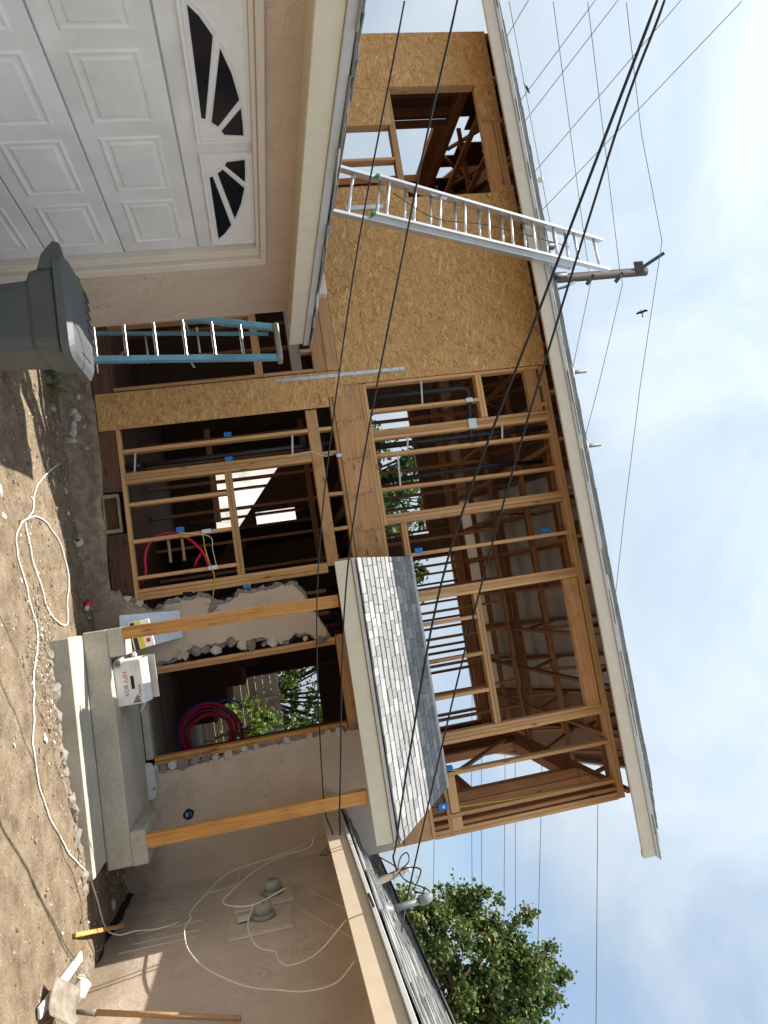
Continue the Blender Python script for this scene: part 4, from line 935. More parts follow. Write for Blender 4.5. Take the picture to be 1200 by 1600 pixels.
# ------------------------------------------------------------------ birds
def bird(loc, wings, rot, label):
    V, F = tube_data([(-.16, 0, -.02), (-.10, 0, 0), (-.03, 0, .012), (.05, 0, .01), (.10, 0, .02), (.125, 0, .03), (.16, 0, .025)], [.008, .03, .045, .04, .026, .026, .003], 10)
    o = mesh('bird', V, F, 'bird_feather', None, loc=loc, rot=rot, smooth=True); tag(o, label, 'bird')
    M0 = MW[o.name]
    def part(nm, Vp, Fp):
        me = bpy.data.meshes.new(nm); me.from_pydata(Vp, [], Fp); me.materials.append(MATS['bird_feather']); q = bpy.data.objects.new(nm, me); COL.objects.link(q); q.parent = o
    for s in (-1, 1):
        if wings:
            Vp = [(.06, s*.03, .02), (.09, s*.16, .09), (.02, s*.36, .05), (-.05, s*.30, .045), (-.05, s*.15, .07), (-.06, s*.03, .015)]
        else:
            Vp = [(.06, s*.035, .02), (.02, s*.055, .02), (-.09, s*.04, -.005), (-.18, s*.012, -.03), (-.08, s*.035, .03), (.02, s*.03, .05)]
        n = len(Vp); Vp += [(x, y, z-.008) for x, y, z in Vp]
        part('wing', Vp, [tuple(range(n)), tuple(range(n, 2*n))[::-1]]+[(i, (i+1) % n, (i+1) % n+n, i+n) for i in range(n)])
    Vp = [(-.12, -.02, -.008), (-.12, .02, -.008), (-.26, .045, -.035), (-.26, -.045, -.035)]; Vp += [(x, y, z-.008) for x, y, z in Vp]
    part('tail', Vp, [(0, 1, 2, 3), (7, 6, 5, 4), (0, 4, 5, 1), (1, 5, 6, 2), (2, 6, 7, 3), (3, 7, 4, 0)])
    return o
p = fp((-13.5, 17.7, 11.12)); bird((p.x, p.y, p.z+.03), False, (0, R(-25), R(30)), 'dark bird perched on an overhead line').scale = (.6,)*3
p = fp((-7.2, 19.3, 14.3)); bird(p, True, (R(35), R(20), R(200)), 'dark bird in flight with spread wings').scale = (.42,)*3

# ------------------------------------------------------------------ extension ladder
EL = thing('extension_ladder', 'aluminium extension ladder leaning from the garage roof to the upper eave', 'ladder', (-4.0, 6.55, 3.1))
fL, fR = Vector((-4.25, 6.6, 3.21)), Vector((-3.79, 6.6, 3.075)); tL, tR = Vector((-3.80, 7.63, 6.40)), Vector((-3.37, 7.63, 6.40))
dv = ((tL-fL).normalized()+(tR-fR).normalized()).normalized(); sv = (fR-fL).normalized(); nv = sv.cross(dv).normalized()
if nv.y > 0: nv = -nv
ln = (tL-fL).length
def EP(side, s, off=0.0): return (fL.lerp(tL, s/ln) if side == 0 else fR.lerp(tR, s/ln))+nv*off
for side in (0, 1):
    inw = sv*(0.028 if side == 0 else -0.028)
    board('rail', EP(side, -.05), EP(side, ln-.42), .032, .09, 'aluminium', EL, up=nv)
    board('fly_rail', EP(side, .42, .085)+inw, EP(side, ln, .085)+inw, .028, .08, 'aluminium', EL, up=nv)
    a = EP(side, ln, .085)+inw; board('rail_cap', a-dv*.01, a+dv*.04, .034, .08, 'white_card' if side == 0 else 'aluminium', EL, up=nv)
    a = EP(side, .42, .085)+inw; board('rail_foot', a-dv*.03, a+dv*.003, .029, .07, 'green_plastic', EL, up=nv)
for i in range(11):
    s = .18+i*.305
    if s < ln-.45: tube('rung', [EP(0, s), EP(1, s)], .017, 'aluminium', EL, sides=10)
    s2 = s+.31+.06
    if .45 < s2 < ln-.02: tube('fly_rung', [EP(0, s2, .085)+sv*.03, EP(1, s2, .085)-sv*.03], .017, 'aluminium', EL, sides=10)
tube('pull_rope', catmull([EP(0, .6, .09).lerp(EP(1, .6, .09), .35), EP(0, 1.1, .1).lerp(EP(1, 1.1, .1), .7), EP(0, 1.8, .08).lerp(EP(1, 1.8, .08), .5), EP(0, 2.9, .07).lerp(EP(1, 2.9, .07), .5)], 8), .005, 'rubber_black', EL)
for s in (1.05, 1.1): board('rung_lock', EP(0, s, .08)+sv*.03, EP(0, s+.15, .08)+sv*.04, .02, .05, 'aluminium', EL)
a = EP(1, 1.2)+sv*.0165; board('warning_sticker', a, a+dv*.16, .002, .05, 'yellow_ink', EL, up=nv)
for i in range(11):
    a = EP(1, .3+i*.29)+sv*.0165; board('rung_end', a-nv*.012, a+nv*.012, .004, .024, 'meter_grey', EL, up=dv)
# ------------------------------------------------------------------ step ladder
SD = thing('step_ladder', 'blue fibreglass step ladder with metal treads beside the garage corner', 'ladder', (-2.95, 7.3, .06))
bl, br, tl_, tr_ = Vector((-3.36, 7.12, .06)), Vector((-2.735, 7.12, .06)), Vector((-2.925, 7.3, 2.40)), Vector((-2.60, 7.3, 2.40))
for a, b_ in ((bl, tl_), (br, tr_)): board('front_rail', a, b_, .055, .085, 'fibreglass_blue', SD, up=(0, 1, 0))
for a, b_ in ((bl+Vector((.06, .72, 0)), tl_+Vector((.02, .10, -.06))), (br+Vector((-.26, .72, 0)), tr_+Vector((-.02, .10, -.06)))): board('rear_rail', a, b_, .03, .05, 'fibreglass_blue', SD, up=(0, 1, 0))
for i in range(7):
    t = (.28+i*.285)/2.34; a = bl.lerp(tl_, t); b_ = br.lerp(tr_, t)
    board('tread', a+Vector((.02, .0, 0)), b_-Vector((.02, 0, 0)), .085, .03, 'aluminium', SD)
    if i < 3: board('tread_brace', b_+Vector((-.09, 0, -.02)), b_+Vector((-.015, 0, -.10)), .004, .02, 'aluminium', SD)
slab('top_cap', -2.96, -2.565, 7.24, 7.43, 2.395, 2.45, 'meter_grey', SD, c=.012)
board('spreader', (-2.66, 7.26, 1.5), (-2.68, 7.6, 1.52), .004, .025, 'galvanised', SD); board('spreader', (-3.06, 7.26, 1.5), (-3.06, 7.6, 1.52), .004, .025, 'galvanised', SD)
for i in range(3): tube('rear_brace', [(-3.2+.05*i, 7.78-.12*i, .5+.55*i), (-2.78-.02*i, 7.78-.12*i, .5+.55*i)], .012, 'aluminium', SD)

# ------------------------------------------------------------------ wheelie bin
BN = thing('wheelie_bin', 'dark grey plastic wheelie bin with hinged lid by the garage door', 'bin', (-2.0, 4.4, .05))
def loft(name, rings, mat, parent, smooth=False):
    V = []; F = []; n = len(rings[0])
    for r in rings: V += r
    for i in range(len(rings)-1):
        for k in range(n): F.append((i*n+k, i*n+(k+1) % n, (i+1)*n+(k+1) % n, (i+1)*n+k))
    F.append(tuple(range(n))[::-1]); F.append(tuple((len(rings)-1)*n+k for k in range(n)))
    return mesh(name, V, F, mat, parent, smooth=smooth)
def rrect(x0, x1, y0, y1, z, r, n=5):
    P = []
    for (cx, cy, a0) in ((x1-r, y1-r, 0), (x0+r, y1-r, 90), (x0+r, y0+r, 180), (x1-r, y0+r, 270)):
        for k in range(n):
            a = R(a0+90*k/(n-1)); P.append((cx+r*math.cos(a), cy+r*math.sin(a), z))
    return P
loft('bin_body', [rrect(-2.09, -1.75, 4.24, 4.60, .05, .06), rrect(-2.13, -1.70, 4.21, 4.66, .82, .07), rrect(-2.18, -1.685, 4.20, 4.675, .845, .07), rrect(-2.21, -1.665, 4.19, 4.685, .97, .07), rrect(-2.19, -1.69, 4.21, 4.66, .99, .07)], 'bin_plastic', BN)
lid = loft('bin_lid', [rrect(-2.25, -1.63, 4.175, 4.705, .985, .08), rrect(-2.26, -1.615, 4.165, 4.715, .99, .085), rrect(-2.26, -1.615, 4.165, 4.715, 1.035, .085), rrect(-2.23, -1.65, 4.20, 4.68, 1.06, .08), rrect(-2.12, -1.78, 4.28, 4.60, 1.08, .08)], 'bin_lid_plastic', BN)
slab('lid_slot', -1.725, -1.69, 4.34, 4.54, 1.058, 1.072, 'bin_plastic', lid, c=.004)
for i in range(6): board('lid_rib', (-2.14+i*.06, 4.50, 1.083), (-2.14+i*.06, 4.64, 1.074), .018, .02, 'bin_plastic', lid)
for y in (4.185, 4.62): extrude_poly('hinge_arm', [(-2.16, .90), (-2.16, 1.0), (-2.24, 1.045), (-2.31, 1.035), (-2.325, 1.0), (-2.25, .93)], 'y', y, y+.055, 'bin_plastic', BN)
tube('handle_bar', [(-2.285, 4.19, 1.01), (-2.285, 4.68, 1.01)], .018, 'bin_plastic', BN)
for y in (4.24, 4.62): o = lathe('wheel', [(.02, 0), (.12, 0), (.125, .01), (.125, .05), (.12, .06), (.02, .06)], (-2.12, y+.06, .14), 'rubber_black', BN, axis='y')
slab('side_rib', -2.04, -1.78, 4.21, 4.235, .60, .62, 'bin_plastic', BN)

DW = slab('bounce_slab', -2.75, 2.4, -14.0, 3.4, .0, .115, 'concrete_new'); tag(DW, 'unseen concrete paving added to bounce light onto the building', kind='structure')  # out of view, added to reflect light back onto house and garage
# ------------------------------------------------------------------ things on and round the steps
CB = thing('carton', 'open white cardboard carton with red and blue lettering on the landing', 'carton', (.45, 7.15, .47))
bx = Matrix.LocRotScale(Vector((.44, 7.03, .502)), Euler((0, 0, R(6))), None)
def lb(name, x0, x1, y0, y1, z0, z1, mat, parent, M, c=.002):
    o = bpy.data.objects.new(name, boxmesh(x1-x0, y1-y0, z1-z0, mat, c)); Q = M @ Matrix.Translation(((x0+x1)/2, (y0+y1)/2, (z0+z1)/2))
    o.location = Q.translation; o.rotation_euler = Q.to_euler(); return link(o, parent)
wx, wy, hz = .40, .20, .235
fr = lb('front_panel', -wx/2, wx/2, -wy/2, -wy/2+.005, 0, hz, 'white_card', CB, bx)
lb('back_panel', -wx/2, wx/2, wy/2-.005, wy/2, 0, hz, 'brown_card', CB, bx)
lb('side_panel', -wx/2, -wx/2+.005, -wy/2+.006, wy/2-.006, 0, hz, 'white_card', CB, bx); lb('side_panel', wx/2-.005, wx/2, -wy/2+.006, wy/2-.006, 0, hz, 'white_card', CB, bx)
lb('bottom', -wx/2+.006, wx/2-.006, -wy/2+.006, wy/2-.006, .001, .006, 'brown_card', CB, bx)
M2 = bx @ Matrix.Translation((0, -wy/2, hz)) @ Matrix.Rotation(R(-70), 4, 'X')
lb('flap', -wx/2, wx/2, -.002, .002, .0, .11, 'white_card', CB, bx @ Matrix.Translation((0, -wy/2+.002, hz+.001)) @ Matrix.Rotation(R(-62), 4, 'X'))
lb('flap', -wx/2, wx/2, -.002, .002, .0, .11, 'white_card', CB, bx @ Matrix.Translation((0, wy/2-.002, hz+.001)) @ Matrix.Rotation(R(15), 4, 'X'))
lb('flap', -.002, .002, -wy/2, wy/2, 0, .10, 'white_card', CB, bx @ Matrix.Translation((wx/2, 0, hz+.001)) @ Matrix.Rotation(R(125), 4, 'Y'))
lb('hand_hole', -.06, .06, -wy/2-.0012, -wy/2-.0002, .135, .165, 'black_ink', fr, bx)
def ltext(s, size, x, z, mat, rotz=0):
    Q = bx @ Matrix.Translation((x, -wy/2-.0006, z)) @ Matrix.Rotation(R(90), 4, 'X'); text('lettering', s, size, Q.translation, Q.to_euler(), mat, fr)
ltext('NPV', .058, -.11, .072, 'red_ink'); ltext('BOX', .052, .015, .072, 'blue_ink')
for i in range(4): ltext('= = = = = =', .018, -.19, .205-i*.02, 'slate_ink')
ltext('- - - - - - - -', .016, -.1, .045, 'red_ink'); ltext('. . . . . . . . . . .', .016, -.08, .022, 'slate_ink'); ltext('fA/fw/y', .04, .03, .192, 'black_ink')
tr = lb('printed_triangle', .13, .132, -wy/2-.001, -wy/2-.0002, .10, .102, 'slate_ink', fr, bx)
Vt = [bx @ Vector(p) for p in ((.11, -wy/2-.0008, .18), (.19, -wy/2-.0008, .13), (.19, -wy/2-.0008, .21))]; mesh('printed_triangle', Vt, [(0, 1, 2)], 'slate_ink', fr)
CS = thing('small_carton', 'small brown open carton behind the white carton', 'carton', (.5, 7.45, .47))
M3 = Matrix.LocRotScale(Vector((.46, 7.33, .502)), Euler((0, 0, R(-20))), None)
for a in ((-.12, .12, -.08, -.076, 0, .30), (-.12, .12, .076, .08, 0, .26), (-.12, -.116, -.075, .075, 0, .30), (.116, .12, -.075, .075, 0, .27)): lb('panel', *a, 'brown_card', CS, M3)
lb('panel', -.115, .115, -.075, .075, .001, .005, 'brown_card', CS, M3)
SH = thing('metal_flashing_sheet', 'bare galvanised sheet with a round hole leaning on the stucco pier', 'sheet metal', (.05, 7.85, .47))
V = [(-.185, 7.62, .47), (.20, 7.62, .44), (.135, 7.935, 1.02), (-.15, 7.935, 1.02)]; V += [(x, y+.004, z) for x, y, z in V]
mesh('sheet', V, [(0, 1, 2, 3), (7, 6, 5, 4), (0, 4, 5, 1), (1, 5, 6, 2), (2, 6, 7, 3), (3, 7, 4, 0)], 'galvanised', SH)
hb = lathe('round_hole', [(.036, 0), (.036, .002), (.02, .003)], (.075, 7.70, .645), 'black_ink', SH, axis='y', sides=20); hb.rotation_euler = (R(-22), 0, 0)
PK = thing('printed_pack', 'white pack with yellow and black bands behind the left porch post', 'package', (.05, 7.35, .6))
MK = Matrix.LocRotScale(Vector((.045, 7.22, .637)), Euler((R(-8), R(-6), R(4))), None)
lb('pack_body', -.13, .13, -.05, .05, 0, .19, 'white_card', PK, MK, .006); lb('black_band', -.131, .131, -.0512, -.0502, .01, .05, 'black_ink', PK, MK); lb('yellow_band', -.131, .131, -.0512, -.0502, .055, .105, 'yellow_ink', PK, MK); lb('red_emblem', .045, .085, -.0512, -.0502, .125, .16, 'red_ink', PK, MK)
Q = MK @ Matrix.Translation((.0, -.0515, .07)) @ Matrix.Rotation(R(90), 4, 'X'); text('lettering', '- - -  - - -', .03, Q.translation, Q.to_euler(), 'black_ink', PK)
o = lathe('pipe_fitting', [(.045, 0), (.045, .05), (.036, .055), (.036, .12), (.022, .121), (.022, .05)], (.225, 6.98, .55), 'meter_grey', axis='y', sides=20); o.rotation_euler = (R(0), 0, R(20)); tag(o, 'dark grey round pipe fitting beside the white carton', 'pipe fitting')
for i, (x, y, z, r, lab) in enumerate(((.215, 7.12, .66, .045, 'pale concrete chunk on the left curb beside the carton'), (.26, 7.3, .60, .05, 'grey broken block behind the white carton'))):
    pv, pf = rock_data(rg, r); tag(mesh('concrete_chunk', pv, pf, 'mortar' if i == 0 else 'rubble', loc=(x, y, z)), lab, 'rubble')
# white fixture lying on the landing
FX = thing('white_fixture_base', 'shallow white plastic fixture base leaning on the stucco by the door', 'fixture', (1.52, 7.9, .47))
loft('pan', [[(1.34+.37*t[0], 7.88+.02*t[1], .502+.085*t[2]) for t in ((0, 0, .15), (.03, 0, .75), (.2, 0, 1), (.8, 0, 1), (.97, 0, .75), (1, 0, .15), (.97, 0, 0), (.03, 0, 0))], [(1.34+.37*t[0], 7.93, .502+.085*t[2]) for t in ((.02, 0, .15), (.05, 0, .72), (.2, 0, .95), (.8, 0, .95), (.95, 0, .72), (.98, 0, .15), (.95, 0, 0.02), (.05, 0, 0.02))]], 'porcelain', FX)
lathe('clip', [(.012, 0), (.012, .02)], (1.6, 7.87, .57), 'meter_grey', FX, axis='y', sides=10)
# spray can, plug, cord, shovel, boards
CN = thing('spray_can', 'red spray can with white cap lying by the foundation', 'can', (-.33, 7.62, .13))
c0 = Vector((-.37, 7.70, gh(-.37, 7.70)+.04)); c1 = Vector((-.31, 7.60, gh(-.31, 7.60)+.04)); tube('can_body', [c0, c0.lerp(c1, .8)], .033, 'pex_red', CN, sides=16); tube('can_cap', [c0.lerp(c1, .82), c1+(c1-c0)*.35], .024, 'porcelain', CN, sides=14)
z = gh(-.97, 7.68)
DS = thing('round_cleanout_plug', 'pale ribbed plug standing on edge by the foundation', 'plug', (-.97, 7.68, z))
lathe('plug_disc', [(.035, 0), (.05, .0), (.05, .018), (.042, .018), (.042, .028), (.05, .028), (.05, .046), (.03, .046)], (-.97, 7.68, z+.045), 'mortar', DS, axis='y', sides=18).rotation_euler = (0, 0, R(-50))
lathe('plug_hub', [(.02, 0), (.02, .05)], (-.97, 7.679, z+.045), 'black_ink', DS, axis='y', sides=10).rotation_euler = (0, 0, R(-50))
def ongr(P, dz=.008): return [(x, y, gh(x, y)+dz) for x, y in P]
CRD = [(-1.78, 7.47), (-1.74, 7.38), (-1.52, 6.85), (-1.32, 6.52), (-1.12, 6.38), (-1.0, 6.12), (-.92, 5.97), (-.81, 5.9), (-.56, 5.93), (-.31, 6.01), (-.06, 6.05), (.22, 5.84), (.53, 5.68), (.83, 5.62), (1.18, 5.77), (1.6, 6.10), (1.95, 6.5)]
P3 = catmull([Vector((x, y, 0)) for x, y in CRD], 8); P3 = [(p.x, p.y, gh(p.x, p.y)+.008) for p in P3]+[(2.15, 6.62, gh(2.15, 6.62)+.05), (2.42, 6.75, gh(2.42, 6.75)+.05), (2.52, 6.80, .33), (2.545, 6.87, .45), (2.57, 6.88, .6), (2.58, 6.91, .72), (2.585, 6.95, .8)]
P3 = P3[:-8]+catmull(P3[-8:], 5)
tag(tube('white_cable', P3, .0068, 'white_cable'), 'long white cable snaking over the dirt past the steps', 'cable')
LP = [(-1.0, 6.08), (-1.08, 6.35), (-1.1, 6.52), (-1.07, 6.83), (-.92, 7.08), (-.68, 7.2), (-.37, 7.1), (-.19, 6.98), (-.16, 6.78), (-.27, 6.48), (-.48, 6.33), (-.73, 6.24), (-1.02, 6.22)]
P3 = catmull([Vector((x, y, 0)) for x, y in LP], 8); tag(tube('cord_loop', [(p.x, p.y, gh(p.x, p.y)+.012) for p in P3], .007, 'white_cable'), 'loop of white cord lying on the dirt left of the steps', 'cord')
SV = thing('shovel', 'square steel shovel with wooden shaft leaning on the wing wall', 'shovel', (2.25, 5.05, .1))
hb0, hb1 = Vector((2.42, 5.36, .44)), Vector((2.56, 5.10, 1.42))
tube('shaft', [hb0, hb1], [.019, .0175], 'ash_handle', SV, sides=14); ax = (hb1-hb0).normalized()
tube('socket', [hb0-ax*.12, hb0+ax*.05], [.012, .023], 'shovel_steel', SV, sides=12)
bd = hb0-ax*.10; V = []; F = []
for j in range(7):
    t = j/6
    for i in range(7):
        u = i/6-.5; wdt = .24*(min(1, .45+t*6)); V.append((bd.x-.02-.19*t+u*wdt*.62, bd.y-.03-.15*t-u*wdt*.78, bd.z+.015-.10*t+.03*(4*u*u)**1.5*(1-.4*t)))
for j in range(6):
    for i in range(6): F.append((j*7+i, j*7+i+1, (j+1)*7+i+1, (j+1)*7+i))
bo = mesh('blade', V, F, 'shovel_steel', SV, smooth=True); md = bo.modifiers.new('t', 'SOLIDIFY'); md.thickness = .004
o = board('wooden_stake', (2.13, 5.93, gh(2.13, 5.93)+.02), (2.52, 6.98, .34), .032, .02, 'post_wood'); tag(o, 'short orange wood strip leaning across the trench to the wing wall', 'board')
o = board('white_board', (2.31, 6.0, gh(2.31, 6.0)+.022), (2.24, 5.10, gh(2.24, 5.10)+.022), .07, .018, 'white_card'); tag(o, 'white painted board lying on the dirt under the shovel', 'board')
pv, pf = rock_data(rg, .11); tag(mesh('concrete_chunk', pv, pf, 'mortar', loc=(2.5, 5.95, .22)), 'pale flat concrete chunk at the foot of the wing wall', 'rubble')
pv, pf = rock_data(rg, .09); tag(mesh('concrete_chunk', pv, pf, 'rubble', loc=(2.5, 6.25, .19)), 'dark broken block in the trench by the wing wall', 'rubble')
pv, pf = rock_data(rg, .06); tag(mesh('concrete_chunk', pv, pf, 'mortar', loc=(2.45, 7.35, .17)), 'pale block in the corner between steps and wing', 'rubble')
V = []; F = []
for i in range(20):
    y = 7.95-i*.1
    for j, (dx, zz) in enumerate(((0, .25), (-.015, .20), (-.05, .17))): V.append((2.592+dx*(1+.6*noise.noise(Vector((y*5, j, 0)))), y, zz-.01*i*.3+.05*noise.noise(Vector((y*4, j*2., 3)))))
for i in range(19):
    for j in range(2): F.append((i*3+j, i*3+j+1, i*3+j+4, i*3+j+3))
tag(mesh('building_paper', V, F, 'felt_black'), 'torn black building paper along the foot of the wing wall', 'building paper')
# white cables hanging on the wing wall
wire('phone_cable', [(2.45, 8-.05, 2.1), (2.46, 7.75, 1.75), (2.46, 7.57, 1.25), (2.47, 7.13, 1.03), (2.48, 6.83, .93), (2.48, 6.71, .95), (2.48, 6.57, .92), (2.48, 6.39, .93), (2.47, 6.06, 1.0), (2.46, 5.68, 1.16), (2.45, 5.27, 1.45), (2.43, 5.05, 1.7), (2.42, 4.94, 1.86), (2.35, 4.81, 2.05), (2.2, 4.7, 2.18)], .0055, 'white_cable', 'large hanging loop of white cable reaching down the wing wall')
wire('phone_cable', [(2.3, 7.6, 2.1), (2.4, 7.58, 2.02), (2.4, 7.52, 1.78), (2.4, 7.27, 1.5), (2.4, 6.85, 1.28), (2.4, 6.67, 1.23), (2.39, 6.5, 1.33), (2.38, 6.41, 1.49), (2.38, 6.51, 1.65), (2.38, 6.62, 1.78)], .006, 'white_cable', 'white cable bent in a tight loop in front of the meters')
wire('phone_cable', [(2.38, 6.43, 1.50), (2.4, 6.16, 1.46), (2.4, 5.91, 1.48), (2.4, 5.66, 1.55), (2.4, 5.53, 1.67), (2.4, 5.4, 1.69), (2.38, 5.24, 1.77), (2.3, 5.14, 1.96), (2.1, 5.05, 2.18)], .005, 'white_cable', 'thin white cable trailing from the meter loop to the fascia')
wire('phone_cable', [(2.06, 6.64, 2.24), (2.2, 6.9, 2.2), (2.4, 7.3, 2.12), (2.5, 7.6, 2.22), (2.55, 7.9, 2.2)], .005, 'wire_grey', 'grey wire from the fascia hook into the dark eave corner')
for (y0, y1, z0, z1, lab) in ((7.3, 6.4, 1.88, 2.28, 'thin painted wire from the far meter up to the eave'), (6.8, 5.9, 1.82, 2.25, 'thin painted wire from the near meter up to the eave')): wire('surface_wire', [(XW-.006, y0, z0), (XW-.006, (y0+y1)/2, (z0+z1)/2-.02), (XW-.006, y1, z1)], .005, 'trim_paint', lab)
wire('surface_wire', [(XW-.006, 7.9, 1.3), (XW-.006, 7.6, 1.28), (XW-.006, 7.5, 1.0)], .006, 'trim_paint', 'painted wire stub on the wing wall near the corner')

# ------------------------------------------------------------------ pipe coil in the doorway
CO = thing('pipe_coil', 'coil of red and blue plastic water pipe inside the doorway', 'pipe coil', (1.42, 9.4, .58))
for i, (rad, mt) in enumerate(((.245, 'pex_red'), (.27, 'pex_red'), (.30, 'pex_red'), (.325, 'pex_red'), (.35, 'pex_red'), (.31, 'pex_blue'), (.375, 'pex_red'), (.40, 'pex_blue'))):
    yy = 9.4+(i % 3)*.045; ph = rg.uniform(0, 6.28); zc = 1.02+rg.uniform(-.02, .02); xc = 1.40+rg.uniform(-.025, .025)
    tube('pipe_turn', [(xc+rad*(1+.03*math.sin(2*a*.1963+ph))*math.cos(a*.1963+.1), yy+.05*math.sin(a*.1963+ph), zc+rad*(1+.03*math.cos(3*a*.1963+ph))*math.sin(a*.1963+.1)) for a in range(33)], .0125, mt, CO, sides=8)
tube('pipe_turn', [(1.05, 9.42, 1.12), (1.02, 9.42, 1.28), (1.08, 9.4, 1.42), (1.15, 9.38, 1.46)], .0125, 'pex_blue', CO, sides=8, curve=6)
board('tie', (1.55, 9.37, 1.20), (1.68, 9.37, 1.30), .10, .03, 'meter_grey', CO)

# ------------------------------------------------------------------ behind the house
FN = thing('back_fence', 'weathered grey board fence behind the house', 'fence', (0, 16.5, 0))
for k in range(11):
    z = .12+k*.165; box('fence_board', -1.5, 6.0, 16.5, 16.52, z, z+.158, 'fence_wood', FN)
for x in (-1.5, .9, 1.95, 3.4, 6.0): box('fence_post', x-.045, x+.045, 16.40, 16.49, 0, 2.0, 'fence_wood', FN)
TS = thing('plastic_sheet', 'white plastic sheet hanging behind the stair window', 'sheet', (-2.1, 13.6, 0))
V = []; F = []
for j in range(9):
    for i in range(17):
        V.append((-3.4+i*.16, 13.6+j*.17+.06*math.sin(i*1.3+j*.3)+.05*noise.noise(Vector((i*.5, j*.6, 0))), .9+j*.3))
for j in range(8):
    for i in range(16): F.append((j*17+i, j*17+i+1, (j+1)*17+i+1, (j+1)*17+i))
mesh('sheet_cloth', V, F, 'tarp_white', TS, smooth=True); tube('sheet_rail', [(-3.5, 14.97, 3.3), (-.8, 14.97, 3.3)], .02, 'lumber_grey', TS)

def leaves(name, clumps, n, size, mat, parent, seed, shape=1.0):
    rs = np.random.RandomState(seed); cl = np.array(clumps); w = cl[:, 3]**2; idx = rs.choice(len(cl), n, p=w/w.sum())
    d = rs.normal(size=(n, 3)); d /= np.linalg.norm(d, axis=1)[:, None]; rad = cl[idx, 3]*np.abs(rs.normal(0, .75, n))
    c = cl[idx, :3]+d*rad[:, None]*np.array([1, 1, .85])
    a = rs.normal(size=(n, 3)); a[:, 2] -= .35; a /= np.linalg.norm(a, axis=1)[:, None]
    b = np.cross(a, rs.normal(size=(n, 3))); b /= np.linalg.norm(b, axis=1)[:, None]; nn = np.cross(a, b)
    s = size*rs.uniform(.6, 1.3, n)[:, None]
    # six-point leaf folded along its midrib
    pts = [c-a*s*.5, c-a*s*.1+b*s*.42*shape+nn*s*.10, c+a*s*.25+b*s*.30*shape+nn*s*.08, c+a*s*.6, c+a*s*.25-b*s*.30*shape+nn*s*.08, c-a*s*.1-b*s*.42*shape+nn*s*.10]
    V = np.stack(pts, 1).reshape(-1, 3); base = np.arange(n)*6
    F = np.concatenate([np.stack([base, base+1, base+2, base+3], 1), np.stack([base, base+3, base+4, base+5], 1)])
    me = bpy.data.meshes.new(name); me.vertices.add(len(V)); me.vertices.foreach_set('co', V.ravel().astype(np.float32))
    me.loops.add(F.size); me.loops.foreach_set('vertex_index', F.ravel().astype(np.int32)); me.polygons.add(len(F))
    me.polygons.foreach_set('loop_start', np.arange(len(F), dtype=np.int32)*4); me.polygons.foreach_set('loop_total', np.full(len(F), 4, dtype=np.int32))
    me.update(calc_edges=True); me.validate(); me.materials.append(MATS[mat])
    return link(bpy.data.objects.new(name, me), parent)
def tree(name, label, base, trunk_h, r0, clumps, n, size, mat, seed, shape=1.0):
    t = thing(name, label, 'tree', base); rs = random.Random(seed); b = Vector(base)
    tp = [b, b+Vector((.05, .02, trunk_h*.4)), b+Vector((-.04, .05, trunk_h*.75)), b+Vector((0, 0, trunk_h))]
    tube('trunk', tp, [r0, r0*.8, r0*.65, r0*.45], 'bark', t, sides=12, curve=0)
    big = sorted(clumps, key=lambda c: -c[3])[:14]+sorted(clumps, key=lambda c: -c[2])[:10]+sorted(clumps, key=lambda c: c[0])[:8]
    for c in big:
        q = Vector(c[:3]); s0 = b.lerp(tp[3], rs.uniform(.55, 1)); md = s0.lerp(q, .5)+Vector((0, 0, .15))
        tube('limb', catmull([s0, md, q], 5), [r0*.35*(1-.075*k) for k in range(11)], 'bark', t, sides=7)
    leaves('crown', clumps, n, size, mat, t, seed, shape); return t
rs = random.Random(21)
cl = []
POLY = [(5.75, 3.2), (5.85, 4.4), (5.95, 5.0), (6.2, 5.25), (6.35, 5.75), (6.55, 5.9), (6.8, 5.65), (7.05, 6.1), (7.35, 6.25), (7.75, 6.35), (8.1, 6.0), (8.9, 5.9), (9.8, 5.2), (10.4, 4.2), (10.0, 3.0)]
def inside(x, z):
    r = False
    for (xa, za), (xb, zb) in zip(POLY, POLY[1:]+POLY[:1]):
        if (za > z) != (zb > z) and x < (xb-xa)*(z-za)/(zb-za)+xa: r = not r
    return r
while len(cl) < 380:
    x, z = rs.uniform(5.7, 10.4), rs.uniform(3.0, 6.4)
    if inside(x, z) and noise.noise(Vector((x*2.1, z*2.1, 2.2))) > -.30: cl.append((x, 14.0+rs.gauss(0, .4), z, rs.choice((.08, .12, .18, .25))))
for (x, z) in ((5.9, 5.15), (5.93, 5.3), (6.45, 5.95), (6.5, 6.1), (6.62, 6.0), (7.15, 6.3), (7.2, 6.42), (7.7, 6.5), (7.74, 6.62), (7.8, 6.45), (8.05, 6.2), (8.1, 6.35), (6.12, 5.5)): cl.append((x, 14.0, z, .11))
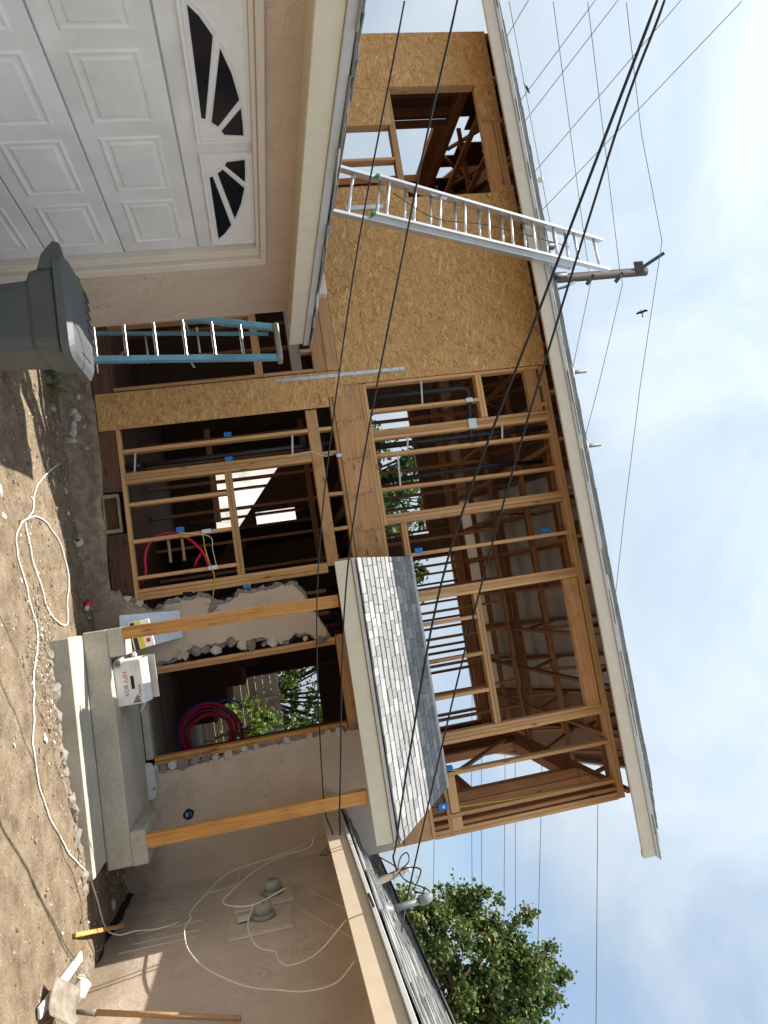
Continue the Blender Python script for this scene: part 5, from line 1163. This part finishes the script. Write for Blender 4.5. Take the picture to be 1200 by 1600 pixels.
tree('leafy_tree', 'tall leafy green tree with yellowing leaves beyond the wing roof', (7.8, 14.0, 0), 4.6, .17, cl, 95000, .074, 'leaf_vine', 5, 1.0)
cl = [(-3.0+rs.gauss(0, .8), 19.5+rs.gauss(0, .5), 5.6+rs.gauss(0, .75), rs.uniform(.2, .45)) for _ in range(45)]
tree('garden_tree', 'dark tree seen through the bare upper studs left of centre', (-3.0, 19.5, 0), 5.0, .15, cl, 6000, .14, 'leaf_dark', 8)
cl = [(-.75+rs.gauss(0, .45), 16.8+rs.gauss(0, .4), 5.0+rs.gauss(0, .45), rs.uniform(.12, .3)) for _ in range(22)]
tree('garden_tree', 'dark tree seen above the porch roof corner between studs', (-.8, 16.8, 0), 4.6, .11, cl, 2200, .12, 'leaf_dark', 9)
cl = [(2.0+rs.uniform(-1.3, 2.2), 17.3+rs.gauss(0, .3), 2.9+rs.uniform(-1.2, 2.2), rs.uniform(.2, .4)) for _ in range(120)]
tree('garden_bush', 'bright green bush growing over the back fence', (2.0, 17.3, 0), 1.8, .07, cl, 17000, .09, 'leaf_bright', 10)
cl = [(2.4+rs.gauss(0, .35), 15.6+rs.gauss(0, .25), 1.5+rs.gauss(0, .35), rs.uniform(.12, .25)) for _ in range(14)]
tree('garden_bush', 'low shrub in front of the back fence', (2.4, 15.6, 0), 1.1, .04, cl, 1500, .08, 'leaf_bright', 12)
# tuft of grass by the bin
V = []; F = []
for i in range(150):
    x = -2.72+rg.gauss(0, .09); y = 7.62+rg.gauss(0, .08); z = gh(x, y); a = rg.uniform(0, 6.28); h = rg.uniform(.05, .17); l = rg.uniform(.02, .12); w = .005
    px, py = math.cos(a), math.sin(a); b = len(V)
    V += [(x-py*w, y+px*w, z), (x+py*w, y-px*w, z), (x+px*l*.4+py*w*.7, y+py*l*.4-px*w*.7, z+h*.65), (x+px*l*.4-py*w*.7, y+py*l*.4+px*w*.7, z+h*.65), (x+px*l, y+py*l, z+h)]
    F += [(b, b+1, b+2, b+3), (b+3, b+2, b+4)]
tag(mesh('grass_tuft', V, F, 'grass_blade'), 'small tuft of grass by the foundation beside the bin', 'grass')
